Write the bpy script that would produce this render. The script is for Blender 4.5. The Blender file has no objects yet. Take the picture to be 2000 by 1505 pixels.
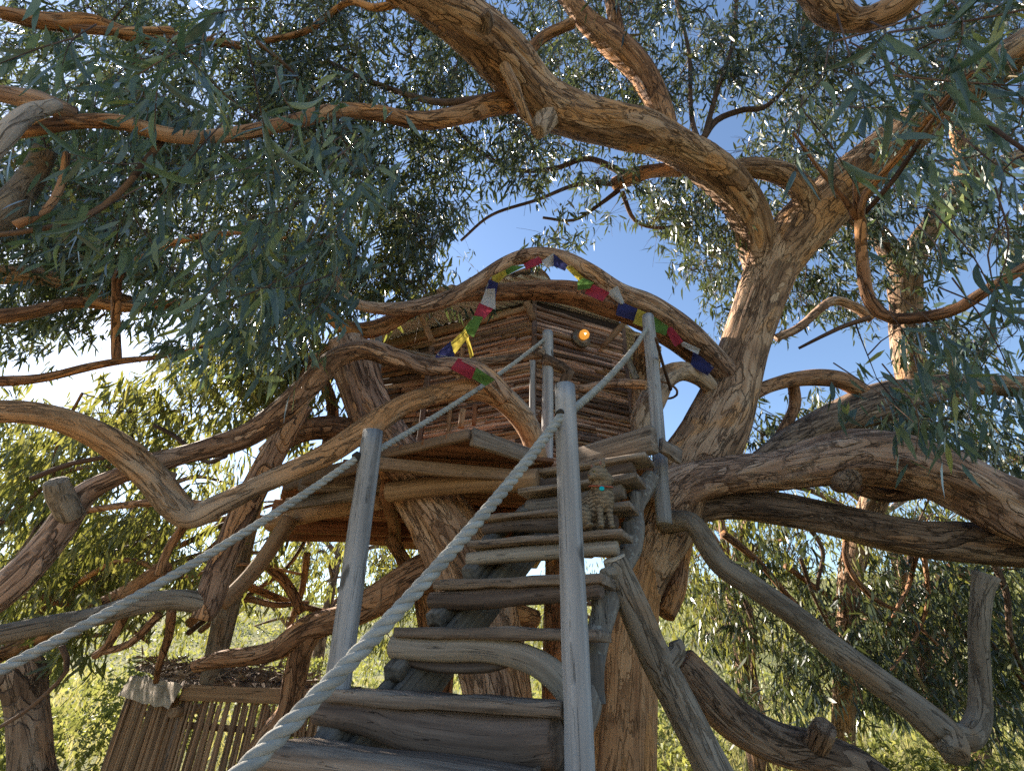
import bpy, math, random
import numpy as np
from math import sin, cos, pi, radians
from mathutils import Vector, Matrix

SC = bpy.context.scene
COL = SC.collection
RNG = np.random.default_rng(11)
random.seed(5)

# ---------------------------------------------------------------- camera
FPX, PITCH, ROLL = 950.0, radians(29.2), radians(1.85)
_F = np.array([0, cos(PITCH), sin(PITCH)])
_U0 = np.array([0, -sin(PITCH), cos(PITCH)])
_R0 = np.array([1.0, 0, 0])
_R = cos(ROLL) * _R0 + sin(ROLL) * _U0
_U = -sin(ROLL) * _R0 + cos(ROLL) * _U0
cd = bpy.data.cameras.new('camera')
cam = bpy.data.objects.new('camera', cd)
COL.objects.link(cam)
cd.sensor_width = 36.0
cd.lens = 36.0 * FPX / 2000.0
cd.clip_start, cd.clip_end = 0.05, 900
cam.matrix_world = Matrix(((_R[0], _U[0], -_F[0], 0), (_R[1], _U[1], -_F[1], 0), (_R[2], _U[2], -_F[2], 0), (0, 0, 0, 1)))
SC.camera = cam

# ---------------------------------------------------------------- sky, sun, exposure
SUN_EL, SUN_AZ = radians(31), radians(-50)        # azimuth from +Y towards +X
W = bpy.data.worlds.new('World')
SC.world = W
W.use_nodes = True
wn = W.node_tree
sky = wn.nodes.new('ShaderNodeTexSky')
sky.sky_type = 'NISHITA'
sky.sun_disc = False
sky.sun_elevation = SUN_EL
sky.sun_rotation = SUN_AZ
sky.air_density, sky.dust_density, sky.ozone_density = 1.0, 0.25, 2.0
bg = wn.nodes['Background']
bg.inputs['Strength'].default_value = 0.078
wn.links.new(sky.outputs[0], bg.inputs['Color'])
sd = bpy.data.lights.new('sun', 'SUN')
sd.energy, sd.angle, sd.color = 5.0, radians(0.53), (1.0, 0.90, 0.76)
so = bpy.data.objects.new('sun', sd)
COL.objects.link(so)
_sd = Vector((sin(SUN_AZ) * cos(SUN_EL), cos(SUN_AZ) * cos(SUN_EL), sin(SUN_EL)))
so.rotation_euler = _sd.to_track_quat('Z', 'Y').to_euler()
so.location = _sd * 40
vs = SC.view_settings
vs.view_transform, vs.look, vs.exposure, vs.gamma = 'Standard', 'None', 1.8, 1.0
vs.use_curve_mapping = False
SC.render.engine = 'CYCLES'
SC.cycles.max_bounces = 8
SC.cycles.diffuse_bounces = 4
SC.cycles.transmission_bounces = 6
SC.cycles.transparent_max_bounces = 8
SC.cycles.use_denoising = False

# ---------------------------------------------------------------- points
def ray(x, y):
    return _F + (x - 1000.0) / FPX * _R + (752.5 - y) / FPX * _U
def P(x, y, D):
    return D * ray(x, y)
def PY(x, y, Y):
    r = ray(x, y); return r * (Y / r[1])
def PZ(x, y, Z):
    r = ray(x, y); return r * (Z / r[2])
def nrm(v):
    v = np.asarray(v, float)
    return v / (np.linalg.norm(v, axis=-1, keepdims=True) + 1e-9)

# ---------------------------------------------------------------- mesh helpers
def mesh_np(name, V, F, G=None, smooth=True, rnd=None):
    V = np.asarray(V, np.float32); F = np.asarray(F, np.int32)
    k = F.shape[1]
    me = bpy.data.meshes.new(name)
    me.vertices.add(len(V)); me.vertices.foreach_set('co', V.ravel())
    me.loops.add(F.size); me.loops.foreach_set('vertex_index', F.ravel())
    me.polygons.add(len(F)); me.polygons.foreach_set('loop_start', np.arange(0, F.size, k, dtype=np.int32))
    me.update(calc_edges=True)
    if smooth:
        me.polygons.foreach_set('use_smooth', np.ones(len(F), bool))
    if G is not None:
        a = me.attributes.new('grain', 'FLOAT_VECTOR', 'POINT')
        a.data.foreach_set('vector', np.asarray(G, np.float32).ravel())
    if rnd is not None:
        a = me.attributes.new('rnd', 'FLOAT', 'POINT')
        a.data.foreach_set('value', np.asarray(rnd, np.float32).ravel())
    return me
def link(name, me, mat, parent=None):
    o = bpy.data.objects.new(name, me)
    if me is not None and mat is not None and not me.materials:
        me.materials.append(mat)
    COL.objects.link(o)
    if parent is not None:
        o.parent = parent
    return o
def obj(name, VFG, mat, parent=None, smooth=True):
    V, F, G = VFG
    return link(name, mesh_np(name, V, F, G, smooth), mat, parent)
def tag(o, label=None, cat=None, group=None, kind=None):
    if label: o['label'] = label
    if cat: o['category'] = cat
    if group: o['group'] = group
    if kind: o['kind'] = kind
    return o
def empty(name, label, cat, group=None, loc=(0, 0, 0)):
    o = bpy.data.objects.new(name, None)
    o.empty_display_size = 0.1
    o.location = loc
    COL.objects.link(o)
    return tag(o, label, cat, group)
def join(parts):
    Vs, Fs, Gs, n = [], [], [], 0
    for V, F, G in parts:
        Vs.append(V); Fs.append(F + n); Gs.append(G); n += len(V)
    return np.concatenate(Vs), np.concatenate(Fs), np.concatenate(Gs)

def spline(pts, ds):
    """Catmull-Rom through rows of pts (first three columns xyz, the rest carried along), resampled at about ds metres"""
    p = np.asarray(pts, float)
    if len(p) == 2:
        n = max(2, int(np.linalg.norm(p[1, :3] - p[0, :3]) / ds) + 1)
        return p[0] + (p[1] - p[0]) * np.linspace(0, 1, n)[:, None]
    e = np.vstack([2 * p[0] - p[1], p, 2 * p[-1] - p[-2]])
    out = []
    for i in range(len(p) - 1):
        a, b, c, d = e[i:i + 4]
        n = max(2, int(np.linalg.norm((c - b)[:3]) / ds))
        t = np.linspace(0, 1, n, endpoint=False)[:, None]
        out.append(0.5 * ((2 * b) + (c - a) * t + (2 * a - 5 * b + 4 * c - d) * t ** 2 + (3 * b - a - 3 * c + d) * t ** 3))
    out.append(p[-1:])
    return np.vstack(out)

def frames(C, ref):
    T = nrm(np.gradient(C, axis=0))
    n0 = np.asarray(ref, float)
    Ns = []
    for t in T:
        n0 = n0 - t * np.dot(n0, t)
        n0 = n0 / (np.linalg.norm(n0) + 1e-9)
        Ns.append(n0)
    Nn = np.array(Ns)
    return T, Nn, np.cross(T, Nn)

def grid_faces(nr, seg):
    i = np.arange(nr - 1)[:, None]; j = np.arange(seg)[None, :]
    a = i * seg + j; b = i * seg + (j + 1) % seg
    return np.stack([a, b, b + seg, a + seg], -1).reshape(-1, 4)

def tube(pts, ds=0.05, seg=14, rough=0.0, twist=0.6, caps=(True, True), rs=None, fine=0.0):
    """pts rows: x y z r -> V F G. rough: bark flutes and lumps as a share of the radius"""
    S = spline(pts, ds)
    C, r = S[:, :3], np.maximum(S[:, 3], 1e-4)
    rs = rs if rs is not None else RNG
    s = np.concatenate([[0], np.cumsum(np.linalg.norm(np.diff(C, axis=0), axis=1))])
    ref = np.array([0.31, 0.17, 0.93]) if abs(nrm(C[-1] - C[0])[2]) < 0.8 else np.array([0.9, 0.3, 0.1])
    T, N, B = frames(C, ref)
    th = np.arange(seg) / seg * 2 * pi
    R = np.ones((len(C), seg)) * r[:, None]
    if rough:
        sn = s / max(r.mean(), 0.02)
        tw = twist * (sn * 0.10 + 0.35 * np.sin(sn * 0.35 + rs.uniform(0, 6)))
        A = np.zeros_like(R)
        for k, a in ((2, .55), (3, .55), (5, .42), (7, .30), (9, .2), (13, .14 * (1 + fine)), (19, .10 * (1 + fine))):
            if k * 2.3 > seg: continue
            ph = rs.uniform(0, 6); w = rs.uniform(.2, .7); ph2 = rs.uniform(0, 6)
            am = a * (0.6 + 0.4 * np.sin(sn * rs.uniform(.15, .5) + rs.uniform(0, 6)))
            A += am[:, None] * np.sin(k * (th[None] + tw[:, None]) + ph + (1.1 * np.sin(sn * w + ph2))[:, None])
        lump = sum(rs.uniform(.2, .5) * np.sin(sn * f + rs.uniform(0, 6)) for f in (.31, .62, 1.1))
        R = R * (1 + rough * A + 0.45 * rough * lump[:, None])
    dirs = np.cos(th)[None, :, None] * N[:, None] + np.sin(th)[None, :, None] * B[:, None]
    V = C[:, None] + dirs * R[..., None]
    G = np.stack([np.cos(th)[None] * r[:, None], np.sin(th)[None] * r[:, None], np.repeat(s[:, None], seg, 1)], -1)
    Vl, Gl = [V], [G]
    if caps[0]:
        Vl.insert(0, (C[0] + (V[0] - C[0]) * .9 - T[0] * r[0] * .06)[None]); Gl.insert(0, G[:1] * [.9, .9, 1])
        Vl.insert(0, (C[0] + (V[0] - C[0]) * .02 - T[0] * r[0] * .09)[None]); Gl.insert(0, G[:1] * [.02, .02, 1])
    if caps[1]:
        Vl.append((C[-1] + (V[-1] - C[-1]) * .9 + T[-1] * r[-1] * .06)[None]); Gl.append(G[-1:] * [.9, .9, 1])
        Vl.append((C[-1] + (V[-1] - C[-1]) * .02 + T[-1] * r[-1] * .09)[None]); Gl.append(G[-1:] * [.02, .02, 1])
    V = np.concatenate(Vl); G = np.concatenate(Gl)
    off = rs.uniform(0, 20, 3)
    return V.reshape(-1, 3), grid_faces(len(V), seg), G.reshape(-1, 3) + off

def pxpath(rows):
    """rows (px, py, D, width px) -> xyz r"""
    out = []
    for x, y, D, w in rows:
        p = P(x, y, D)
        out.append([*p, w / 2 * D / FPX])
    return np.array(out)

def beam(a, b, w, h, up=(0, 0, 1), n=5, jit=0.004, ch=0.12, rs=None):
    """worn timber from a to b: width w sideways, height h along up; chamfered, slightly uneven"""
    rs = rs if rs is not None else RNG
    a = np.asarray(a, float); b = np.asarray(b, float)
    T = nrm(b - a); upv = np.asarray(up, float)
    S = nrm(np.cross(T, upv)); U = np.cross(S, T)
    c = min(w, h) * ch
    sec = np.array([[-w / 2 + c, -h / 2], [w / 2 - c, -h / 2], [w / 2, -h / 2 + c], [w / 2, h / 2 - c], [w / 2 - c, h / 2], [-w / 2 + c, h / 2], [-w / 2, h / 2 - c], [-w / 2, -h / 2 + c]])
    L = np.linalg.norm(b - a)
    t = np.linspace(0, 1, n)
    V, G = [], []
    off = rs.uniform(0, 30, 3)
    def ring(tt, k, jj):
        s2 = sec * k + rs.normal(0, jj, sec.shape)
        p = a + T * (L * tt)
        V.append(p + s2[:, :1] * S + s2[:, 1:] * U)
        G.append(np.column_stack([s2, np.full(8, L * tt)]) + off)
    ring(0, .01, 0); ring(0, .97, jit * .5)
    for q in t: ring(min(max(q, .003), .997), 1, jit)
    ring(1, .97, jit * .5); ring(1, .01, 0)
    V = np.concatenate(V); G = np.concatenate(G)
    return V, grid_faces(n + 4, 8), G

def ellipsoid(c, r, nu=16, nv=10, axes=None):
    u = np.arange(nu) / nu * 2 * pi; v = np.linspace(0.02, pi - 0.02, nv)
    L = np.stack([np.outer(np.sin(v), np.cos(u)), np.outer(np.sin(v), np.sin(u)), np.repeat(np.cos(v)[:, None], nu, 1)], -1) * np.asarray(r)
    if axes is not None: L = L @ np.asarray(axes)
    V = (L + np.asarray(c)).reshape(-1, 3)
    return V, grid_faces(nv, nu)[:, ::-1], L.reshape(-1, 3)

# ---------------------------------------------------------------- materials
class NT:
    def __init__(s, name):
        s.m = bpy.data.materials.new(name); s.m.use_nodes = True
        s.t = s.m.node_tree; s.t.nodes.clear()
        s.out = s.t.nodes.new('ShaderNodeOutputMaterial')
    def n(s, typ, props=None, **inp):
        nd = s.t.nodes.new(typ)
        for k, v in (props or {}).items(): setattr(nd, k, v)
        for k, v in inp.items():
            sock = nd.inputs[int(k[1:])] if k[0] == 'i' and k[1:].isdigit() else nd.inputs[k.replace('_', ' ')]
            s.put(sock, v)
        return nd
    def put(s, sock, v):
        if isinstance(v, bpy.types.NodeSocket): s.t.links.new(v, sock)
        elif isinstance(v, bpy.types.Node): s.t.links.new(v.outputs[0], sock)
        else: sock.default_value = v
    def math(s, op, a, b=0.0, c=None, clamp=False):
        nd = s.n('ShaderNodeMath', {'operation': op, 'use_clamp': clamp}, i0=a, i1=b)
        if c is not None: s.put(nd.inputs[2], c)
        return nd.outputs[0]
    def ramp(s, fac, stops, interp='LINEAR'):
        nd = s.n('ShaderNodeValToRGB', i0=fac)
        cr = nd.color_ramp; cr.interpolation = interp
        while len(cr.elements) < len(stops): cr.elements.new(0.5)
        for e, (p, c) in zip(cr.elements, stops):
            e.position = p; e.color = (*c, 1)
        return nd.outputs[0]
    def mix(s, fac, a, b, mode='MIX'):
        nd = s.n('ShaderNodeMix', {'data_type': 'RGBA', 'blend_type': mode})
        s.put(nd.inputs[0], fac)
        for k, v in ((6, a), (7, b)):
            s.put(nd.inputs[k], (*v, 1) if isinstance(v, tuple) and len(v) == 3 else v)
        return nd.outputs[2]
    def noise(s, vec, scale, detail=4, rough=.55, dist=0.0):
        return s.n('ShaderNodeTexNoise', Vector=vec, Scale=scale, Detail=detail, Roughness=rough, Distortion=dist).outputs[0]
    def scaled(s, vec, sc):
        return s.n('ShaderNodeVectorMath', {'operation': 'MULTIPLY'}, i0=vec, i1=sc).outputs[0]
    def grain(s, offset=True):
        g = s.n('ShaderNodeAttribute', {'attribute_name': 'grain'}).outputs[1]
        if offset:
            oi = s.n('ShaderNodeObjectInfo').outputs['Random']
            o = s.math('MULTIPLY', oi, 37.0)
            g = s.n('ShaderNodeVectorMath', {'operation': 'ADD'}, i0=g, i1=s.n('ShaderNodeCombineXYZ', X=o, Y=o, Z=o)).outputs[0]
        return g
    def rand(s):
        return s.n('ShaderNodeObjectInfo').outputs['Random']
    def bsdf(s, col, rough=.8, bump=None, dist=.01, strength=.6, spec=.25):
        b = s.n('ShaderNodeBsdfPrincipled', Base_Color=col if not isinstance(col, tuple) else (*col, 1), Roughness=rough)
        b.inputs['Specular IOR Level'].default_value = spec
        if bump is not None:
            s.put(b.inputs['Normal'], s.n('ShaderNodeBump', Height=bump, Distance=dist, Strength=strength))
        s.t.links.new(b.outputs[0], s.out.inputs[0])
        return b

def bark_mat(name, c_dark, c_mid, c_light, c_peel, peel=.7, crack=1.0, stretch=.28, levels=10, scale=3.2):
    """layered, peeling bark: contour plates with lifted edges, fine streaks, warm fresh patches"""
    m = NT(name)
    g = m.grain()
    gs = m.scaled(g, (1, 1, stretch))
    n1 = m.noise(gs, scale, 2.5, .5, .8)
    v = m.math('ADD', m.math('MULTIPLY', n1, levels), m.math('MULTIPLY', m.noise(g, 28, 3, .6), .42))
    f = m.math('FRACT', v)
    tone = m.n('ShaderNodeTexWhiteNoise', {'noise_dimensions': '1D'}, W=m.math('FLOOR', v)).outputs[0]
    streak = m.noise(m.scaled(g, (1, 1, .05)), 38, 4, .65, .3)
    blot = m.noise(gs, 7.5, 4, .6)
    t = m.math('ADD', m.math('ADD', m.math('MULTIPLY', tone, .18), m.math('MULTIPLY', blot, .50)), m.math('MULTIPLY', streak, .42))
    col = m.ramp(t, [(.34, c_dark), (.53, c_mid), (.74, c_light)])
    pn = m.math('ADD', m.math('MULTIPLY', m.noise(m.scaled(g, (1, 1, .4)), 2.1, 2, .5, .5), 1.0), m.math('MULTIPLY', tone, .18))
    pm = m.ramp(pn, [(peel, (0, 0, 0)), (peel + .04, (1, 1, 1))])
    peelc = m.mix(streak, tuple(c * .8 for c in c_peel), c_peel)
    col = m.mix(m.math('MULTIPLY', pm, .8), col, peelc)
    mask = m.ramp(m.noise(g, 3.1, 3, .6), [(.34, (.30, .30, .30)), (.54, (1, 1, 1))])
    edge = m.n('ShaderNodeMapRange', Value=f, i1=.03, i2=.20, i3=1.0, i4=0.0).outputs[0]
    edge = m.math('MULTIPLY', edge, m.math('MULTIPLY', mask, crack))
    cr = m.math('ABSOLUTE', m.math('SUBTRACT', m.noise(m.scaled(g, (1, 1, .13)), 13, 3, .55, 1.0), .5))
    cr = m.math('MULTIPLY', m.n('ShaderNodeMapRange', Value=cr, i1=.0, i2=.030, i3=.95, i4=0.0).outputs[0], m.math('MULTIPLY', mask, crack))
    dark = m.math('MAXIMUM', edge, cr)
    col = m.mix(m.math('MULTIPLY', dark, .86), col, tuple(c * .35 for c in c_dark))
    hgt = m.math('ADD', m.math('MULTIPLY', m.math('SUBTRACT', 1.0, f), m.math('MULTIPLY', mask, .55)), m.math('SUBTRACT', m.math('MULTIPLY', streak, .45), m.math('MULTIPLY', dark, .8)))
    m.bsdf(col, .8, hgt, .022, 1.0, .2)
    return m.m

def wood_mat(name, stops, rough=.8, gap=.35, streak=40, tint=.35, lichen=None, knots=0.0):
    m = NT(name)
    g = m.grain()
    n1 = m.noise(m.scaled(g, (1, 1, .03)), streak, 5, .65, .15)
    n2 = m.noise(m.scaled(g, (1, 1, .12)), 7, 3, .5, .5)
    f = m.math('ADD', m.math('MULTIPLY', n1, .65), m.math('MULTIPLY', n2, .35))
    col = m.ramp(f, stops)
    ck = m.n('ShaderNodeMapRange', Value=m.math('ABSOLUTE', m.math('SUBTRACT', m.noise(m.scaled(g, (1, 1, .018)), 26, 3, .5, .15), .5)), i1=.0, i2=.007, i3=1.0, i4=0.0).outputs[0]
    ck = m.math('MULTIPLY', ck, m.ramp(m.noise(g, 9, 2), [(.45, (0, 0, 0)), (.6, (1, 1, 1))]))
    col = m.mix(m.math('MULTIPLY', ck, gap * .8), col, tuple(c * .25 for c in stops[0][1]))
    v = m.n('ShaderNodeMapRange', Value=m.rand(), i1=0., i2=1., i3=1 - tint, i4=1 + tint).outputs[0]
    hs = m.n('ShaderNodeHueSaturation', Color=col, Value=v)
    col = hs.outputs[0]
    if knots:
        kn = m.ramp(m.noise(m.scaled(g, (1, 1, .5)), 9, 2, .4), [(.68, (0, 0, 0)), (.74, (1, 1, 1))])
        col = m.mix(m.math('MULTIPLY', kn, knots), col, tuple(c * .4 for c in stops[0][1]))
    if lichen:
        lm = m.ramp(m.noise(g, 30, 5, .7), [(.55, (0, 0, 0)), (.62, (1, 1, 1))])
        col = m.mix(m.math('MULTIPLY', lm, .75), col, lichen)
    m.bsdf(col, rough, m.math('SUBTRACT', f, ck), .008, 1.0, .2)
    return m.m

def leaf_mat(name, stops, trans_col, tfac=.45, gloss=.38):
    m = NT(name)
    a = m.n('ShaderNodeAttribute', {'attribute_name': 'rnd'}).outputs[2]
    r = m.math('FRACT', m.math('ADD', a, m.rand()))
    col = m.ramp(r, stops)
    p = m.n('ShaderNodeBsdfPrincipled', Base_Color=col, Roughness=gloss)
    p.inputs['Specular IOR Level'].default_value = .5
    tc = m.mix(.45, col, (*trans_col, 1))
    t = m.n('ShaderNodeBsdfTranslucent', Color=tc)
    mx = m.n('ShaderNodeMixShader', Fac=tfac, i1=p.outputs[0], i2=t.outputs[0])
    m.t.links.new(mx.outputs[0], m.out.inputs[0])
    return m.m

M = {}
M['bark_tan'] = bark_mat('bark_tan', (.085, .045, .026), (.345, .206, .122), (.55, .385, .255), (.53, .275, .12))
M['bark_base'] = bark_mat('bark_base', (.20, .095, .046), (.42, .225, .112), (.53, .32, .175), (.54, .26, .10), .60, .7, .08)
M['bark_pink'] = bark_mat('bark_pink', (.095, .050, .032), (.37, .226, .150), (.56, .395, .285), (.58, .30, .14), .70)
M['bark_orange'] = bark_mat('bark_orange', (.075, .035, .018), (.285, .142, .072), (.45, .265, .150), (.54, .25, .09), .66)
M['bark_smooth'] = bark_mat('bark_smooth', (.13, .084, .057), (.335, .235, .165), (.49, .375, .28), (.50, .275, .135), .66, .8, .35, 6, 2.4)
M['bark_grey'] = bark_mat('bark_grey', (.08, .059, .042), (.185, .143, .104), (.275, .224, .172), (.28, .18, .105), .74, .6, .3, 5, 2.4)
M['bark_old'] = bark_mat('bark_old', (.056, .034, .023), (.205, .135, .092), (.37, .27, .192), (.38, .21, .11), .72, 1.0, .18)
M['twig'] = bark_mat('twig', (.035, .021, .016), (.10, .060, .042), (.17, .112, .078), (.20, .115, .066), .7, .2)
M['post'] = wood_mat('post', [(.30, (.115, .105, .098)), (.5, (.275, .262, .255)), (.70, (.43, .415, .405))], .8, .8, 22, .1, None, .85)
M['plank'] = wood_mat('plank', [(.30, (.058, .041, .030)), (.5, (.20, .150, .113)), (.70, (.40, .32, .25))], .85, .7, 46, .22, None, .4)
M['log'] = wood_mat('log', [(.30, (.06, .043, .033)), (.5, (.165, .125, .095)), (.70, (.29, .23, .18))], .87, .8, 30, .2)
M['log_pale'] = wood_mat('log_pale', [(.30, (.12, .094, .07)), (.5, (.295, .24, .185)), (.70, (.44, .375, .30))], .87, .7, 34, .1)
M['log_dark'] = wood_mat('log_dark', [(.30, (.042, .028, .022)), (.5, (.118, .082, .062)), (.70, (.225, .165, .128))], .87, .8, 30, .1)
M['stringer'] = wood_mat('stringer', [(.30, (.05, .042, .036)), (.5, (.125, .108, .092)), (.70, (.23, .205, .175))], .87, .8, 40, .15)
M['lichen_wood'] = wood_mat('lichen_wood', [(.30, (.06, .048, .04)), (.5, (.14, .118, .098)), (.68, (.25, .215, .18))], .9, .9, 28, .1, (.30, .285, .245))
M['strip'] = wood_mat('strip', [(.30, (.13, .072, .052)), (.5, (.36, .22, .16)), (.70, (.62, .46, .35))], .85, .6, 34, .6)
M['strip_dark'] = wood_mat('strip_dark', [(.30, (.042, .027, .022)), (.5, (.15, .098, .078)), (.70, (.34, .245, .20))], .87, .6, 30, .5)
M['timber'] = wood_mat('timber', [(.30, (.15, .085, .046)), (.5, (.32, .19, .105)), (.70, (.48, .32, .19))], .78, .5, 34, .25)
M['beam_brown'] = wood_mat('beam_brown', [(.30, (.085, .052, .033)), (.5, (.20, .13, .085)), (.70, (.33, .23, .155))], .8, .6, 36, .25)
M['deck_red'] = wood_mat('deck_red', [(.30, (.10, .043, .021)), (.5, (.225, .100, .049)), (.70, (.33, .165, .085))], .78, .5, 36, .25)
M['backing'] = wood_mat('backing', [(.3, (.02, .014, .012)), (.5, (.045, .03, .025)), (.7, (.08, .05, .04))])
M['cane'] = wood_mat('cane', [(.30, (.105, .055, .028)), (.5, (.25, .14, .073)), (.70, (.42, .27, .155))], .6, .3, 22, .5)
M['cut_end'] = wood_mat('cut_end', [(.30, (.26, .19, .13)), (.5, (.44, .35, .25)), (.68, (.58, .48, .36))], .8, .3, 30, .1)
M['leaf'] = leaf_mat('leaf', [(0, (.018, .029, .024)), (.4, (.028, .042, .032)), (.78, (.046, .062, .038)), (.95, (.10, .105, .045)), (1, (.20, .14, .07))], (.26, .31, .06), .24, .30)
M['leaf_near'] = leaf_mat('leaf_near', [(0, (.036, .060, .058)), (.4, (.056, .090, .082)), (.75, (.085, .125, .095)), (.95, (.15, .185, .075)), (1, (.28, .28, .08))], (.30, .40, .07), .26, .30)
M['leaf_back'] = leaf_mat('leaf_back', [(0, (.034, .050, .022)), (.4, (.062, .082, .032)), (.75, (.115, .13, .045)), (1, (.26, .22, .075))], (.50, .48, .07), .45, .4)
M['shrub_leaf'] = leaf_mat('shrub_leaf', [(0, (.065, .095, .028)), (.4, (.12, .15, .040)), (.8, (.21, .22, .060)), (1, (.32, .28, .09))], (.50, .50, .11), .48, .5)
M['grass'] = leaf_mat('grass', [(0, (.12, .14, .040)), (.4, (.22, .21, .065)), (.8, (.34, .29, .12)), (1, (.42, .34, .18))], (.58, .53, .17), .5, .6)
# ================================================================ ground and hillside
GZ = -1.7
def sstep(a, b, x):
    t = np.clip((x - a) / (b - a), 0, 1); return t * t * (3 - 2 * t)
def ground_h(x, y):
    x = np.asarray(x, float); y = np.asarray(y, float)
    d = np.hypot(x, y)
    hill = sstep(16, 120, y + .12 * np.abs(x)) * (9.5 + 9 * sstep(-10, 70, x) + 3 * sstep(20, 90, -x))
    bumps = .10 * np.sin(x * .9 + .4 * y) + .08 * np.sin(y * 1.1 - x * .5) + .6 * sstep(12, 50, d) * (np.sin(x * .16 + 1) + np.sin(y * .13 + .07 * x))
    return GZ + hill + bumps * sstep(2, 6, d)
gx = np.concatenate([np.linspace(-400, -60, 18), np.linspace(-55, 55, 111), np.linspace(60, 400, 18)])
gy = np.concatenate([np.linspace(-120, -10, 12), np.linspace(-9, 70, 80), np.linspace(74, 500, 40)])
X, Y = np.meshgrid(gx, gy)
GV = np.stack([X, Y, ground_h(X, Y)], -1).reshape(-1, 3)
nx = len(gx)
ii, jj = np.meshgrid(np.arange(len(gy) - 1), np.arange(nx - 1), indexing='ij')
a = (ii * nx + jj).ravel()
GF = np.stack([a, a + 1, a + nx + 1, a + nx], -1)
m = NT('meadow')
pos = m.n('ShaderNodeNewGeometry').outputs['Position']
c1 = m.ramp(m.noise(pos, .35, 6, .65), [(.35, (.06, .085, .025)), (.5, (.15, .16, .05)), (.66, (.30, .26, .11))])
c2 = m.ramp(m.noise(pos, 6, 6, .7), [(.35, (.05, .06, .02)), (.6, (.26, .24, .10))])
near = m.n('ShaderNodeVectorMath', {'operation': 'DISTANCE'}, i0=pos, i1=(0.0, 0.0, -1.7)).outputs['Value']
dry = m.n('ShaderNodeMapRange', Value=m.math('ADD', near, m.math('MULTIPLY', m.noise(pos, .8, 4), 4.0)), i1=7.0, i2=12.0, i3=1.0, i4=0.0).outputs[0]  # pale warm ground around the camera, added to bounce light onto undersides
c3 = m.ramp(m.noise(pos, 12, 6, .7), [(.35, (.26, .18, .10)), (.6, (.50, .37, .22))])
m.bsdf(m.mix(dry, m.mix(.45, c1, c2), c3), .95, m.noise(pos, 9, 6, .7), .15, .8)
tag(link('ground', mesh_np('ground', GV, GF, None), m.m), kind='structure')

# ================================================================ limbs
SKEL = {}
def run_out(pts):
    """carry ends that leave the view on: up to a tapered tip, or down into the ground"""
    for flip in (False, True):
        q = pts[::-1] if flip else pts
        e, d = q[-1], nrm(q[-1, :3] - q[-2, :3])
        zc = e[:3] @ _F
        x, y = 1000 + FPX * (e[:3] @ _R) / zc, 752.5 - FPX * (e[:3] @ _U) / zc
        add = []
        if y > 1490:
            d = nrm(d + [0, 0, -.6])
            if d[2] < -.2 and e[2] > -1.8:
                L = (e[2] + 1.85) / -d[2]
                add = [[*(e[:3] + d * L * .6), e[3] * 1.04], [*(e[:3] + d * L), e[3] * 1.12]]
        elif x < -15 or x > 2015 or y < -15:
            r = e[3]; L = 9 * r + .5
            add = [[*(e[:3] + d * L * .5 + [0, 0, .04]), r * .7], [*(e[:3] + d * L * .95 + [0, .1, .12]), r * .38], [*(e[:3] + d * L * 1.4 + [0, .2, .14]), r * .12]]
        if add:
            q = np.vstack([q, add]); pts = q[::-1] if flip else q
    return pts
def limb(tree, key, name, rows, mat, seg=22, rough=.07, ds=.045, twist=.6, xyz=False, caps=(True, True), fine=0.4, skel=True):
    pts = np.array(rows, float) if xyz else pxpath(rows)
    if not xyz:
        pts[:, 3] *= .88
        pts = run_out(pts)
    S = spline(pts, .15)
    if skel: SKEL.setdefault(key, []).append(S)
    return obj(name, tube(pts, ds, seg, rough, twist, caps, fine=fine), M[mat], tree)

# ---- the big eucalyptus right of the steps
T1 = empty('eucalyptus_tree', 'huge spreading eucalyptus with forked pale trunk right of the steps', 'tree', None, tuple(PZ(1218, 1500, GZ)))
T1.location = (0, 0, 0)
k = 'A'
limb(T1, k, 'trunk', [(1200, 1700, 3.65, 190), (1214, 1505, 3.85, 150), (1220, 1380, 4.0, 138), (1226, 1260, 4.15, 128), (1236, 1160, 4.3, 112), (1262, 1080, 4.45, 96)], 'bark_base', 44, .05, .035, .3, fine=.6)
limb(T1, k, 'trunk', [(1238, 1210, 4.3, 70), (1262, 1120, 4.38, 96), (1298, 1030, 4.5, 124), (1345, 920, 4.85, 138), (1392, 850, 5.1, 134), (1428, 760, 5.4, 112), (1456, 670, 5.7, 100), (1482, 590, 6.0, 100), (1508, 520, 6.2, 108), (1538, 465, 6.3, 100)], 'bark_tan', 48, .07, .03, .5, fine=1.2)
limb(T1, k, 'limb', [(1492, 600, 6.02, 50), (1492, 550, 6.1, 70), (1482, 490, 6.2, 80), (1462, 420, 6.1, 82), (1418, 355, 5.9, 88), (1360, 308, 5.7, 84), (1290, 270, 5.5, 84), (1200, 245, 5.2, 88), (1120, 225, 4.95, 92), (1050, 190, 4.75, 108), (990, 120, 4.5, 112), (920, 55, 4.25, 108), (840, 0, 4.0, 96), (740, -60, 3.7, 88)], 'bark_tan', 48, .10, .03, 1.1, fine=1.4)
limb(T1, k, 'limb', [(1478, 600, 6.02, 50), (1505, 545, 6.1, 80), (1535, 490, 6.2, 104), (1580, 432, 6.25, 114), (1640, 372, 6.1, 112), (1710, 312, 5.9, 102), (1790, 245, 5.6, 92), (1880, 175, 5.3, 84), (2020, 80, 4.9, 80)], 'bark_tan', 36, .08, .04, .7, fine=1)
limb(T1, k, 'limb', [(1560, 470, 6.25, 60), (1578, 415, 6.1, 56), (1565, 368, 6.0, 52), (1528, 340, 5.95, 48), (1470, 328, 5.9, 44), (1425, 332, 5.85, 38)], 'bark_tan', 22, .06, .04)
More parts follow.
